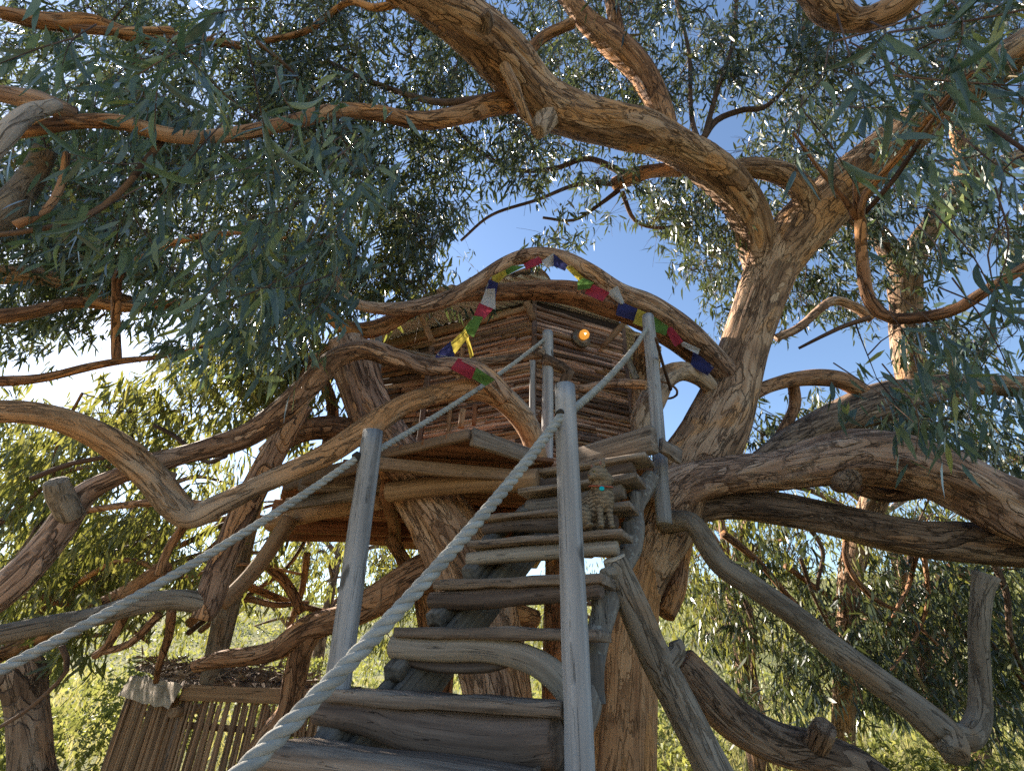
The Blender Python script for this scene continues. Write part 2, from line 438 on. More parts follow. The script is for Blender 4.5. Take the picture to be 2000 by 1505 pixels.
limb(T1, k, 'limb', [(1305, 255, 5.6, 46), (1290, 210, 5.7, 52), (1255, 140, 5.8, 58), (1205, 90, 5.9, 62), (1150, 45, 6.0, 46), (1105, -10, 6.1, 38), (1060, -60, 6.2, 34)], 'bark_orange', 22, .07)
limb(T1, k, 'limb', [(1212, 95, 5.9, 36), (1203, 50, 6.0, 32), (1190, -30, 6.1, 28)], 'bark_orange', 16, .05)
limb(T1, k, 'limb', [(1120, 45, 6.0, 22), (1065, 70, 6.0, 24), (1030, 105, 5.9, 24), (1000, 150, 5.8, 20)], 'bark_orange', 14, .05)
limb(T1, k, 'limb', [(1010, 195, 4.75, 56), (960, 205, 4.6, 46), (900, 225, 4.4, 40), (820, 236, 4.2, 38), (740, 222, 4.0, 34), (660, 216, 3.8, 32), (580, 236, 3.6, 30), (480, 258, 3.4, 30), (390, 268, 3.2, 28), (320, 262, 3.05, 32), (240, 240, 2.95, 32), (150, 238, 2.85, 30), (40, 256, 2.7, 28), (-60, 262, 2.6, 28)], 'bark_orange', 22, .05)
limb(T1, k, 'limb', [(150, 225, 2.85, 30), (80, 200, 2.75, 46), (40, 190, 2.7, 40), (-30, 175, 2.6, 34)], 'bark_pink', 18, .06)
limb(T1, k, 'limb', [(110, 205, 2.7, 26), (50, 225, 2.5, 36), (0, 275, 2.3, 40), (-50, 330, 2.2, 40)], 'bark_smooth', 18, .06)
limb(T1, k, 'limb', [(90, 290, 3.0, 40), (60, 350, 3.0, 48), (20, 400, 2.9, 60), (-40, 450, 2.8, 64)], 'bark_grey', 18, .06)
# peeling ribbon and spurs under the high fork
limb(T1, k, 'bark_ribbon', [(985, 130, 4.35, 26), (1005, 170, 4.3, 24), (1022, 215, 4.35, 20), (1042, 250, 4.45, 9)], 'bark_tan', 12, .12, skel=False)
limb(T1, k, 'broken_stub', [(940, 70, 4.2, 40), (950, 40, 4.1, 34), (945, 25, 4.05, 28)], 'bark_old', 14, .1, skel=False)
limb(T1, k, 'broken_stub', [(1070, 225, 4.75, 56), (1058, 245, 4.6, 44), (1050, 258, 4.5, 30)], 'bark_smooth', 14, .08, skel=False)
# right-hand horizontal limbs
limb(T1, k, 'limb', [(1280, 985, 4.5, 120), (1340, 945, 4.5, 92), (1430, 928, 4.5, 84), (1520, 918, 4.5, 88), (1600, 902, 4.45, 100), (1680, 892, 4.4, 112), (1760, 900, 4.3, 120), (1840, 925, 4.2, 120), (1920, 965, 4.1, 122), (1990, 1000, 4.0, 130), (2080, 1040, 3.9, 130)], 'bark_pink', 48, .10, .03, 1.6, fine=1.2)
limb(T1, k, 'limb', [(1300, 1000, 4.6, 90), (1400, 985, 4.6, 66), (1500, 992, 4.55, 70), (1600, 1010, 4.5, 72), (1700, 1032, 4.4, 78), (1800, 1052, 4.3, 82), (1900, 1060, 4.25, 84), (2060, 1072, 4.1, 88)], 'bark_old', 34, .09, .04, .9, fine=1)
limb(T1, k, 'limb', [(1680, 950, 4.5, 40), (1730, 965, 4.5, 36), (1790, 955, 4.45, 44), (1840, 950, 4.4, 40)], 'bark_pink', 18, .08, skel=False)
limb(T1, k, 'knot', [(1648, 935, 4.32, 66), (1655, 937, 4.24, 62), (1660, 938, 4.2, 50)], 'bark_old', 22, .08, .012, skel=False)
limb(T1, k, 'limb', [(1480, 900, 5.2, 40), (1560, 850, 5.6, 60), (1640, 815, 5.9, 76), (1720, 785, 6.2, 84), (1800, 765, 6.5, 62), (1900, 750, 6.6, 50), (2050, 760, 6.7, 46)], 'bark_old', 26, .07)
limb(T1, k, 'limb', [(1440, 790, 5.4, 34), (1500, 755, 5.6, 30), (1570, 738, 5.8, 34), (1640, 742, 5.9, 38), (1690, 770, 6.1, 34)], 'bark_orange', 18, .06)
limb(T1, k, 'limb', [(1548, 745, 5.8, 24), (1552, 790, 5.8, 24), (1535, 830, 5.7, 22), (1510, 870, 5.6, 20)], 'bark_orange', 14, .06)
limb(T1, k, 'limb', [(1515, 660, 5.9, 18), (1560, 640, 5.9, 18), (1620, 590, 5.9, 20), (1660, 595, 5.9, 20), (1705, 622, 5.8, 22)], 'bark_pink', 14, .05)
# smooth grey bough sagging to the lower right with its sawn upright
limb(T1, k, 'bough', [(1300, 1020, 4.3, 51.6), (1350, 1020, 4.05, 43.0), (1378, 1060, 3.95, 46.4), (1410, 1105, 3.85, 46.4), (1470, 1145, 3.75, 48.2), (1550, 1200, 3.65, 49.9), (1630, 1265, 3.55, 53.3), (1710, 1325, 3.45, 56.8), (1790, 1385, 3.35, 65.4), (1850, 1440, 3.25, 72.2), (1866, 1475, 3.15, 53.3)], 'bark_grey', 28, .05)
limb(T1, k, 'bough', [(1830, 1420, 3.3, 52.8), (1885, 1440, 3.3, 52.8), (1912, 1400, 3.35, 45.8), (1914, 1330, 3.4, 38.7), (1912, 1240, 3.45, 37.0), (1918, 1160, 3.5, 38.7), (1926, 1122, 3.52, 49.3)], 'bark_grey', 24, .05)
limb(T1, k, 'limb', [(1330, 1290, 4.5, 70), (1390, 1360, 4.4, 90), (1450, 1415, 4.3, 92), (1530, 1455, 4.2, 88), (1620, 1475, 4.1, 78), (1720, 1530, 4.0, 78)], 'bark_old', 30, .10)
limb(T1, k, 'broken_stub', [(1590, 1460, 4.1, 50), (1606, 1430, 4.0, 50), (1612, 1418, 3.97, 46)], 'bark_old', 16, .06, skel=False)
limb(T1, k, 'limb', [(1300, 1200, 4.6, 40), (1318, 1150, 4.8, 46), (1330, 1090, 5.0, 40), (1345, 1000, 5.2, 40)], 'bark_orange', 16, .08)
# arching limbs over the hut roof
limb(T1, k, 'limb', [(1425, 740, 5.35, 54.0), (1385, 690, 5.25, 52.2), (1340, 645, 5.15, 50.4), (1270, 598, 5.05, 52.2), (1205, 570, 5.0, 45.0), (1150, 530, 4.95, 37.8), (1095, 503, 4.9, 34.2), (1040, 497, 4.9, 30.6), (985, 515, 4.9, 30.6), (930, 552, 4.85, 32.4), (870, 585, 4.8, 34.2), (810, 600, 4.7, 34.2), (750, 603, 4.6, 27.0), (695, 592, 4.5, 23.4), (665, 560, 4.5, 19.8), (655, 510, 4.5, 18.0)], 'bark_pink', 26, .06)
limb(T1, k, 'limb', [(1430, 770, 5.45, 60), (1370, 700, 5.4, 56), (1300, 645, 5.4, 60), (1220, 605, 5.4, 60), (1130, 575, 5.4, 56), (1060, 567, 5.4, 48), (980, 570, 5.35, 38), (915, 574, 5.2, 30), (870, 585, 4.95, 24)], 'bark_orange', 28, .10)
limb(T1, k, 'limb', [(835, 596, 4.75, 22), (795, 612, 4.8, 30), (745, 638, 4.8, 36), (700, 645, 4.8, 36), (662, 632, 4.8, 32), (640, 605, 4.8, 28)], 'bark_orange', 22, .08)
limb(T1, k, 'limb', [(1262, 858, 4.75, 40), (1255, 825, 4.8, 56), (1275, 780, 4.9, 60), (1296, 742, 5.0, 52), (1330, 724, 5.05, 44), (1368, 738, 5.15, 38), (1395, 765, 5.3, 34)], 'bark_smooth', 22, .05)
# thin boughs through the high canopy
for rows in ([(1330, 330, 6.0, 34), (1270, 335, 6.2, 30), (1235, 345, 6.4, 36), (1200, 360, 6.6, 30)],
             [(1230, 345, 6.4, 16), (1150, 310, 6.6, 13), (1080, 330, 6.7, 11), (1000, 330, 6.8, 10), (930, 290, 6.9, 9), (890, 250, 6.9, 9)],
             [(1215, 360, 6.5, 12), (1130, 360, 6.7, 10), (1050, 390, 6.8, 8), (960, 420, 6.9, 7), (900, 470, 6.9, 6)],
             [(1210, 370, 6.5, 12), (1170, 400, 6.6, 9), (1120, 430, 6.6, 7), (1060, 425, 6.6, 6)],
             [(1215, 375, 6.5, 12), (1240, 430, 6.7, 9), (1290, 445, 6.8, 8), (1350, 435, 6.9, 7)],
             [(960, 190, 5.0, 16), (860, 200, 5.4, 16), (780, 180, 5.8, 13), (700, 150, 6.2, 12), (640, 120, 6.5, 10)],
             [(850, -20, 5.0, 18), (740, 15, 5.2, 16), (680, 5, 5.4, 14), (600, 60, 5.6, 13), (520, 80, 5.7, 12)],
             [(1370, 275, 5.9, 16), (1400, 235, 6.1, 14), (1450, 215, 6.2, 13), (1500, 205, 6.4, 10), (1560, 130, 6.6, 8), (1570, 20, 6.8, 7)],
             [(1375, 270, 5.9, 14), (1400, 180, 6.2, 11), (1430, 90, 6.5, 9), (1440, -20, 6.8, 8)],
             [(1365, 280, 5.9, 13), (1350, 220, 6.3, 10), (1345, 100, 6.8, 8), (1320, 0, 7, 7)],
             [(1680, 430, 2.9, 22), (1685, 520, 2.9, 24), (1700, 590, 2.9, 26), (1745, 622, 2.85, 26), (1850, 610, 2.7, 26), (1930, 565, 2.55, 24), (2050, 490, 2.4, 20)],
             [(1672, 425, 2.9, 18), (1650, 390, 2.85, 12), (1600, 330, 2.8, 8), (1550, 260, 2.75, 6)],
             [(1675, 425, 2.9, 18), (1672, 380, 2.85, 12), (1668, 310, 2.8, 8)],
             [(1680, 430, 2.9, 18), (1690, 380, 2.8, 16), (1760, 300, 2.6, 14), (1830, 210, 2.4, 12), (1900, 140, 2.2, 10)],
             [(1690, 415, 2.9, 12), (1750, 345, 2.75, 12), (1800, 270, 2.6, 11), (1860, 190, 2.4, 10), (1940, 250, 2.2, 9), (2010, 300, 2.1, 9)],
             [(1700, 620, 2.9, 12), (1640, 640, 3.0, 10), (1560, 680, 3.1, 6)],
             [(0, 25, 4.2, 26), (100, 40, 4.4, 30), (180, 40, 4.6, 26), (260, 70, 4.8, 28), (360, 75, 5, 22), (470, 90, 5.2, 16)],
             [(-20, 20, 4.4, 18), (60, 45, 4.4, 20), (200, 60, 4.6, 18), (340, 60, 4.8, 16)],
             [(-20, 535, 5.0, 44), (80, 540, 5.2, 40), (170, 565, 5.5, 32), (260, 590, 5.8, 26), (370, 600, 6.0, 20)],
             [(-20, 620, 4.4, 34), (60, 610, 4.6, 30), (150, 590, 4.9, 26), (260, 600, 5.2, 22), (380, 585, 5.4, 14)],
             [(-20, 745, 3.6, 24), (80, 738, 3.7, 20), (180, 715, 3.8, 18), (235, 705, 3.9, 16), (320, 695, 4.0, 10), (420, 670, 4.1, 7)],
             [(228, 700, 3.9, 20), (226, 640, 3.9, 18), (228, 570, 3.85, 18), (235, 530, 3.8, 18), (300, 495, 3.7, 16), (370, 465, 3.6, 14), (470, 455, 3.5, 9), (560, 465, 3.4, 6)],
             [(320, 270, 3.1, 14), (230, 380, 3.0, 13), (150, 430, 2.9, 12), (60, 450, 2.8, 12), (-20, 460, 2.8, 12)],
             [(130, 300, 3.0, 14), (120, 360, 2.9, 16), (90, 410, 2.8, 16), (30, 440, 2.7, 18)],
             [(600, 180, 5.6, 7), (560, 130, 5.4, 8), (500, 80, 5.2, 9)],
             [(1590, -20, 3.4, 70), (1620, 15, 3.4, 76), (1670, 40, 3.4, 50), (1740, 20, 3.3, 60), (1800, -30, 3.2, 60)]):
    w = max(r[3] for r in rows)
    limb(T1, k, 'bough', rows, 'twig' if w < 17 else ('bark_orange' if w < 40 else 'bark_tan'), 8 if w < 17 else 14, .06 if w > 12 else .0, .09 if w < 17 else .06, skel=rows[0][2] > 3.3 or w < 17)

# ---- the second eucalyptus: trunk bending up through the deck, boughs sweeping left
T2 = empty('eucalyptus_tree', 'eucalyptus whose bent trunk passes up through the deck with boughs sweeping left', 'tree')
k = 'B'
limb(T2, k, 'trunk', [(985, 1700, 3.9, 230), (985, 1505, 4.1, 160), (972, 1380, 4.25, 150), (955, 1280, 4.35, 148), (930, 1180, 4.4, 150), (905, 1100, 4.4, 150), (868, 1020, 4.4, 150), (822, 950, 4.4, 136), (775, 890, 4.45, 112), (735, 830, 4.55, 100), (708, 770, 4.6, 92), (688, 705, 4.6, 96), (672, 660, 4.6, 70)], 'bark_pink', 48, .11, .03, .8, fine=1.4)
limb(T2, k, 'stem', [(835, 1640, 4.6, 110), (845, 1440, 4.7, 74), (858, 1300, 4.75, 66), (850, 1180, 4.6, 90), (840, 1110, 4.5, 90)], 'bark_orange', 24, .09)
limb(T2, k, 'stem', [(1075, 1640, 5.0, 90), (1080, 1440, 5.1, 60), (1085, 1280, 5.2, 56), (1088, 1140, 5.3, 56), (1090, 1020, 5.4, 56), (1092, 930, 5.5, 50)], 'bark_orange', 20, .09)
limb(T2, k, 'limb', [(1045, 1210, 4.6, 40), (1005, 1195, 4.5, 44), (960, 1180, 4.4, 50)], 'bark_orange', 16, .08)
limb(T2, k, 'limb', [(1052, 900, 4.1, 39.8), (1030, 830, 4.05, 51.5), (985, 780, 4.0, 54.8), (930, 758, 3.95, 51.5), (860, 768, 3.9, 46.5), (790, 790, 3.85, 48.1), (725, 830, 3.8, 51.5), (650, 880, 3.7, 49.8), (580, 915, 3.6, 46.5), (500, 950, 3.5, 43.2), (430, 985, 3.4, 48.1), (375, 1008, 3.35, 54.8), (340, 985, 3.3, 64.7), (290, 925, 3.2, 64.7), (220, 865, 3.05, 59.8), (140, 825, 2.9, 54.8), (60, 805, 2.75, 49.8), (-60, 800, 2.6, 49.8)], 'bark_smooth', 34, .05, .035, .6)
limb(T2, k, 'limb', [(985, 775, 3.95, 46.0), (940, 730, 3.85, 44.2), (890, 715, 3.8, 42.3), (830, 716, 3.75, 40.5), (770, 698, 3.7, 44.2), (715, 682, 3.7, 46.0), (660, 698, 3.7, 47.8), (610, 745, 3.7, 53.4), (555, 800, 3.65, 53.4), (490, 845, 3.6, 51.5), (420, 872, 3.5, 46.0), (350, 890, 3.4, 42.3), (290, 905, 3.25, 49.7)], 'bark_pink', 30, .09, .035, 1.3, fine=1)
limb(T2, k, 'limb', [(330, 945, 3.3, 54.0), (270, 920, 3.2, 41.4), (220, 935, 3.15, 41.4), (165, 965, 3.1, 48.6), (125, 1020, 3.0, 57.6), (80, 1080, 2.9, 63.0), (20, 1140, 2.8, 68.4), (-60, 1200, 2.7, 72.0)], 'bark_pink', 28, .07)
limb(T2, k, 'broken_stub', [(140, 1010, 3.0, 50), (118, 965, 2.95, 50), (110, 940, 2.92, 44)], 'bark_grey', 18, .06, skel=False)
limb(T2, k, 'limb', [(590, 790, 4.3, 50), (560, 840, 4.2, 52), (520, 910, 4.1, 56), (480, 990, 4.0, 58), (450, 1060, 3.9, 56), (425, 1120, 3.8, 54), (405, 1180, 3.7, 56), (392, 1208, 3.65, 44)], 'bark_pink', 24, .08)
limb(T2, k, 'limb', [(410, 1180, 3.7, 46), (340, 1170, 3.6, 42), (270, 1180, 3.5, 44), (180, 1205, 3.4, 42), (90, 1220, 3.2, 40), (-40, 1245, 3.0, 44)], 'bark_grey', 22, .06)
limb(T2, k, 'limb', [(720, 850, 4.5, 60), (640, 835, 4.4, 54), (570, 850, 4.3, 48), (520, 890, 4.2, 46)], 'bark_orange', 20, .1)
limb(T2, k, 'limb', [(850, 1110, 4.4, 86), (790, 1140, 4.35, 78), (730, 1175, 4.3, 68), (670, 1205, 4.3, 58), (600, 1228, 4.3, 58), (540, 1268, 4.3, 44), (480, 1280, 4.3, 38), (430, 1286, 4.3, 34), (380, 1300, 4.3, 26)], 'bark_orange', 26, .12, .035)
limb(T2, k, 'limb', [(610, 1225, 4.3, 54), (588, 1270, 4.3, 48), (575, 1330, 4.3, 50), (560, 1390, 4.25, 46), (520, 1440, 4.2, 44), (480, 1510, 4.15, 44)], 'bark_orange', 22, .12, .035)
limb(T2, k, 'limb', [(590, 760, 5.0, 34), (610, 720, 5.0, 34), (640, 690, 4.9, 36), (670, 670, 4.8, 40)], 'bark_orange', 16, .08)
limb(T2, k, 'limb', [(640, 870, 4.8, 26), (650, 800, 5.0, 24), (630, 740, 5.0, 22), (600, 700, 5.0, 20)], 'bark_orange', 14, .06)
for rows in ([(395, 985, 3.9, 18), (330, 980, 4.0, 18), (250, 985, 4.1, 16), (150, 1000, 4.2, 12)],
             [(380, 1000, 3.4, 20), (330, 1070, 3.5, 18), (310, 1120, 3.5, 16)],
             [(320, 1110, 4.6, 40), (260, 1150, 4.7, 36), (180, 1190, 4.8, 32), (40, 1260, 5.0, 34), (-40, 1290, 5.0, 36)],
             [(310, 1200, 3.6, 18), (255, 1255, 3.6, 16), (190, 1275, 3.6, 14)],
             [(250, 1190, 3.6, 20), (210, 1260, 3.6, 18), (185, 1280, 3.6, 16)],
             [(510, 1090, 5.2, 24), (560, 1140, 5.4, 22), (590, 1195, 5.4, 20)],
             [(600, 1080, 6.2, 16), (590, 1150, 6.2, 14), (560, 1240, 6.2, 12)],
             [(440, 890, 3.9, 12), (400, 900, 4.2, 10), (340, 850, 4.4, 9), (300, 830, 4.4, 8)],
             [(760, 1050, 5.4, 30), (800, 1110, 5.4, 28)],
             [(335, 1190, 4.4, 20), (330, 1240, 4.5, 18), (310, 1300, 4.6, 14), (305, 1330, 4.7, 12)],
             [(120, 1260, 3.4, 12), (130, 1310, 3.4, 10), (60, 1380, 3.3, 9), (-20, 1430, 3.2, 8)],
             [(60, 935, 3.6, 12), (140, 905, 3.7, 11), (220, 890, 3.8, 10)]):
    w = max(r[3] for r in rows)
    limb(T2, k, 'bough', rows, 'twig' if w < 13 else 'bark_orange', 8 if w < 17 else 14, .06, .07)

# ---- far eucalyptus with a straight grey stem on the right
T3 = empty('eucalyptus_tree', 'slimmer eucalyptus with forked ragged stem behind the right boughs', 'tree')
k = 'C'
limb(T3, k, 'trunk', [(1640, 1590, 7.2, 60), (1648, 1400, 7.0, 46), (1655, 1250, 7.0, 44), (1662, 1120, 7.1, 46), (1705, 980, 7.2, 54), (1765, 860, 7.4, 62), (1785, 780, 7.5, 64), (1775, 690, 7.7, 62), (1768, 610, 7.9, 62), (1768, 545, 8.0, 60), (1785, 495, 8.1, 50), (1830, 430, 8.1, 46), (1890, 365, 8.1, 42), (1960, 320, 8.1, 40), (2060, 290, 8.1, 38)], 'bark_tan', 22, .08, .07)
limb(T3, k, 'limb', [(1770, 540, 8.0, 44), (1740, 490, 8.0, 44), (1700, 445, 8.0, 40), (1640, 425, 8.0, 34), (1590, 440, 8.0, 24)], 'bark_tan', 18, .07, .07)
limb(T3, k, 'limb', [(1880, 370, 8.0, 40), (1885, 310, 8.0, 36), (1870, 250, 8.0, 30), (1860, 170, 8.0, 22)], 'bark_tan', 16, .07, .07)
limb(T3, k, 'limb', [(1800, 730, 7.5, 44), (1860, 760, 7.3, 30), (1960, 745, 7.2, 26), (2060, 760, 7.0, 24)], 'bark_tan', 16, .07, .07)

trs = np.random.default_rng(77)
for q in range(20):
    x0, y0 = trs.uniform(-40, 420), trs.uniform(1020, 1300)
    ln, an = trs.uniform(220, 480), radians(trs.uniform(12, 58))
    D0 = trs.uniform(4.8, 7.0); w0 = trs.uniform(9, 24)
    rows, x, y = [], x0, y0
    for t in np.linspace(0, 1, 5):
        rows.append((x, y, D0 + t * trs.uniform(-.3, .5), w0 * (1 - .6 * t)))
        an += trs.normal(0, .28); x += ln / 4 * cos(an); y -= ln / 4 * sin(an)
    limb(T2, 'B', 'bough', rows, 'twig' if w0 < 13 else trs.choice(['bark_orange', 'bark_old', 'bark_pink']), 10, .07, .07)
for q in range(12):
    x0, y0 = trs.uniform(1380, 1950), trs.uniform(1010, 1120)
    ln, an = trs.uniform(180, 380), radians(trs.uniform(30, 110))
    D0 = trs.uniform(5.5, 7.5); w0 = trs.uniform(8, 18)
    rows, x, y = [], x0, y0
    for t in np.linspace(0, 1, 5):
        rows.append((x, y, D0 + t * trs.uniform(-.3, .5), w0 * (1 - .6 * t)))
        an += trs.normal(0, .28); x += ln / 4 * cos(an); y += ln / 4 * sin(an)
    limb(T3, 'C', 'bough', rows, 'twig' if w0 < 12 else trs.choice(['bark_orange', 'bark_old']), 8, .07, .08)
# ================================================================ treehouse
HOUSE = empty('treehouse', 'rustic wooden treehouse clad in rough bark-edged strips on a raised deck', 'treehouse')
ZD = 1.45                                             # deck top
zw = P(1045, 590, 6.2)[2]
cC = P(1043, 600, 6.2)[:2]
cR = PZ(1213, 655, P(1043, 612, 6.2)[2])[:2]
cL1 = PZ(850, 643, zw)[:2]
cL2 = PZ(738, 673, zw)[:2]
RB = np.array([.25, .65])
cB = cR + np.array([.35, 1.6])
cB2 = np.array([-.6, 8.2])
ZT = 4.02

def strip_mesh(rs, i):
    n = 6
    V, G = [], []
    for q in range(n):
        t = q / (n - 1) - .5
        h0, h1 = -.5 + rs.normal(0, .07), .5 + rs.normal(0, .07)
        dp = .5 + rs.uniform(0, .5)
        V.append([[t, 0, h0], [t, dp * .8, h0 + .12], [t, dp, .05 + rs.normal(0, .1)], [t, dp * .75, h1 - .1], [t, 0, h1]])
        G.append([[v[1] * .03, v[2] * .055, t * 1.0] for v in V[-1]])
    V = np.array(V); G = np.array(G) + rs.uniform(0, 20, 3)
    # close the ends by pinching
    V = np.concatenate([V[:1] * [1, .02, .02], V, V[-1:] * [1, .02, .02]]); G = np.concatenate([G[:1], G, G[-1:]])
    return mesh_np('strip', V.reshape(-1, 3), grid_faces(n + 2, 5), G.reshape(-1, 3), False)
rs = np.random.default_rng(3)
STR = []
for mt in ('strip', 'strip_dark', 'timber'):
    L = []
    for i in range(7):
        me = strip_mesh(rs, i); me.materials.append(M[mt]); L.append(me)
    STR.append(L)

def clad(a, b, z0, z1, label, probs=(.42, .5, .08), openings=(), pitch=.043, zs=None):
    """a wall panel from a to b in plan with its own strips; outward side is to the right of a->b"""
    d = b - a; L = np.linalg.norm(d); d = d / L
    out = np.array([d[1], -d[0]])
    w = obj('wall', beam([*(a - out * .04), (z0 + z1) / 2], [*(b - out * .04), (z0 + z1) / 2], .06, z1 - z0, (0, 0, 1), 3, 0, .02), M['backing'], HOUSE, False)
    if label: w['label'] = label
    ang = math.atan2(d[1], d[0])
    z = z0
    while z < (zs or z1) - .02:
        h = pitch * rs.uniform(.6, 1.4)
        x = -.02
        while x < L:
            ln = min(rs.uniform(.45, 1.3), L + .03 - x)
            if L - x - ln < .15: ln = L + .03 - x
            cx = x + ln / 2
            skip = any(o[0] < cx < o[1] and o[2] < z < o[3] for o in openings)
            if not skip:
                kk = rs.choice(3, p=probs)
                o = bpy.data.objects.new('strip', STR[kk][rs.integers(7)])
                COL.objects.link(o); o.parent = w
                pc = a + d * cx - out * .012
                o.location = (pc[0], pc[1], z + h / 2)
                o.rotation_euler = (rs.normal(0, .06), rs.normal(0, .012), ang + pi)
                o.scale = (ln * .995, rs.uniform(.02, .085), h * rs.uniform(.85, 1.15))
            x += ln
        z += h
    return w
clad(cC, cR, ZD, ZT, 'weathered bark-strip wall with the lamp', (.50, .38, .12), zs=3.90)
clad(cL1, cC, ZD, ZT, 'reddish bark-strip wall left of the corner', (.62, .22, .16), zs=3.98)
clad(cL2, cL1, 3.44, ZT, None, (.50, .30, .20), pitch=.075, zs=3.98)
clad(cL2 + RB - [.35, 0], cL1 + RB, ZD + .4, 4.0, None, (.40, .50, .10), pitch=.085)
obj('wall', beam([*cR, 2.450], [*cB, 2.450], .06, 2.000), M['backing'], HOUSE, False)
obj('wall', beam([*cB, 2.175], [*cB2, 2.175], .06, 1.450), M['backing'], HOUSE, False)
obj('wall', beam([*cB2, 2.175], [*(cL2 + RB), 2.175], .06, 1.450), M['backing'], HOUSE, False)
def tim(a, b, w, h, mat='timber', name='timber', par=HOUSE, **k):
    return obj(name, beam(a, b, w, h, **k), M[mat], par, False)
# trims, posts and window frame on the left faces
oL = nrm(np.array([(cC - cL1)[1], -(cC - cL1)[0]]))
def onL(t, z, o=.06):
    p = cL1 + (cC - cL1) * t + oL * o; return np.array([*p, z])
tim(onL(-.75, 3.80), onL(1.0, 3.86), .05, .085, name='trim')
tim(onL(-.7, 3.46, .08), onL(.02, 3.50, .08), .05, .07, 'strip', 'trim')
tim(onL(.02, ZD, .07), onL(.02, 3.6, .07), .07, .07, 'strip_dark', 'corner_post', up=(0, 1, 0))
tim(onL(.33, 2.75, .09), onL(.36, 3.45, .09), .05, .07, name='window_jamb', up=(0, 1, 0))
tim(onL(.3, 2.2, .10), onL(.3, 2.75, .10), .05, .06, name='window_jamb', up=(0, 1, 0))
tim(onL(.02, 2.74, .09), onL(.36, 2.77, .09), .05, .06, name='window_sill')
tim(P(820, 610, 6.3), P(842, 662, 6.35), .07, .05, name='strut', up=(0, 1, 0))
tim(P(1027, 588, 6.0), P(1042, 624, 6.05), .08, .05, name='strut', up=(0, 1, 0))
tim(P(1228, 618, 6.15), P(1176, 680, 6.2), .07, .05, name='strut', up=(0, 1, 0))
tim([cC[0], cC[1] - .02, ZD], [cC[0], cC[1] - .02, ZT], .06, .06, 'strip_dark', 'corner_post', up=(0, 1, 0))
tim([cR[0] + .03, cR[1], ZD], [cR[0] + .03, cR[1], ZT], .06, .06, 'strip_dark', 'corner_post', up=(0, 1, 0))

# corrugated roof, one tilted plane, sheets lapped
m = NT('corrugated_iron')
pos = m.n('ShaderNodeNewGeometry').outputs['Position']
rc = m.ramp(m.noise(pos, 3.5, 5, .65), [(.45, (.56, .56, .56)), (.65, (.60, .59, .57)), (.76, (.50, .40, .30)), (.85, (.36, .23, .13))])
b = m.bsdf(rc, .55, None)
b.inputs['Metallic'].default_value = .15
M['iron'] = m.m
poly = np.array([PZ(722, 652, 4.04)[:2], PZ(800, 592, 4.04)[:2], PZ(862, 560, 4.04)[:2], PZ(1050, 534, 4.05)[:2], PZ(1292, 676, 4.03)[:2], [2.6, 7.6], [0.2, 9.2], [-2.4, 7.8]])
dv = nrm(cR - cC); du = np.array([-dv[1], dv[0]])
pu, pv = poly @ du, poly @ dv
def span(u):
    xs = []
    for i in range(len(poly)):
        j = (i + 1) % len(poly)
        if (pu[i] - u) * (pu[j] - u) < 0:
            t = (u - pu[i]) / (pu[j] - pu[i]); xs.append(pv[i] + t * (pv[j] - pv[i]))
    return (min(xs), max(xs)) if len(xs) > 1 else None
ROOFC = poly.mean(0)
def roof_z(p):
    return 4.06 - .03 * np.dot(p - poly[3], nrm(ROOFC - poly[3]))
us = np.arange(pu.min() + .01, pu.max() - .01, .0125)
sheet = []
roof = None
def flush(sheet, kz):
    global roof
    V, G = [], []
    for u, (a, b2) in sheet:
        row, gr = [], []
        for t in np.linspace(0, 1, 7):
            v = a + (b2 - a) * t
            p = du * u + dv * v
            row.append([p[0], p[1], roof_z(p) + .016 * sin(2 * pi * u / .085) + kz]); gr.append([u, 0, v])
        V.append(row); G.append(gr)
    V = np.array(V); G = np.array(G); nr = len(V)
    i, j = np.meshgrid(np.arange(nr - 1), np.arange(6), indexing='ij'); q = (i * 7 + j).ravel()
    F = np.stack([q, q + 1, q + 8, q + 7], -1)
    Vt = V.reshape(-1, 3)
    Vb = Vt - [0, 0, .003]
    F2 = np.concatenate([F, F[:, ::-1] + len(Vt)])
    o = link('roof' if roof is None else 'roof_sheet', mesh_np('roof_sheet', np.concatenate([Vt, Vb]), F2, np.concatenate([G.reshape(-1, 3)] * 2)), M['iron'], HOUSE if roof is None else roof)
    if roof is None: roof = o
kz = 0
for u in us:
    s_ = span(u)
    if s_ is None: continue
    sheet.append((u, s_))
    if len(sheet) > 62:
        flush(sheet, kz); sheet = sheet[-3:]; kz = .006 - kz
flush(sheet, kz)
# bark and leaf debris heaped on the front corner of the roof
pa, pl_, pr_ = poly[3], nrm(poly[2] - poly[3]), nrm(poly[4] - poly[3])
pi_ = nrm(ROOFC - pa)
pts = np.array([[*(pa + pl_ * .95 + pi_ * .2), 4.10, .05], [*(pa + pl_ * .4 + pi_ * .16), 4.12, .07], [*(pa + pi_ * .15), 4.16, .10], [*(pa + pr_ * .3 + pi_ * .16), 4.10, .05]])
obj('bark_debris', tube(pts, .03, 18, .16), M['bark_old'], HOUSE)

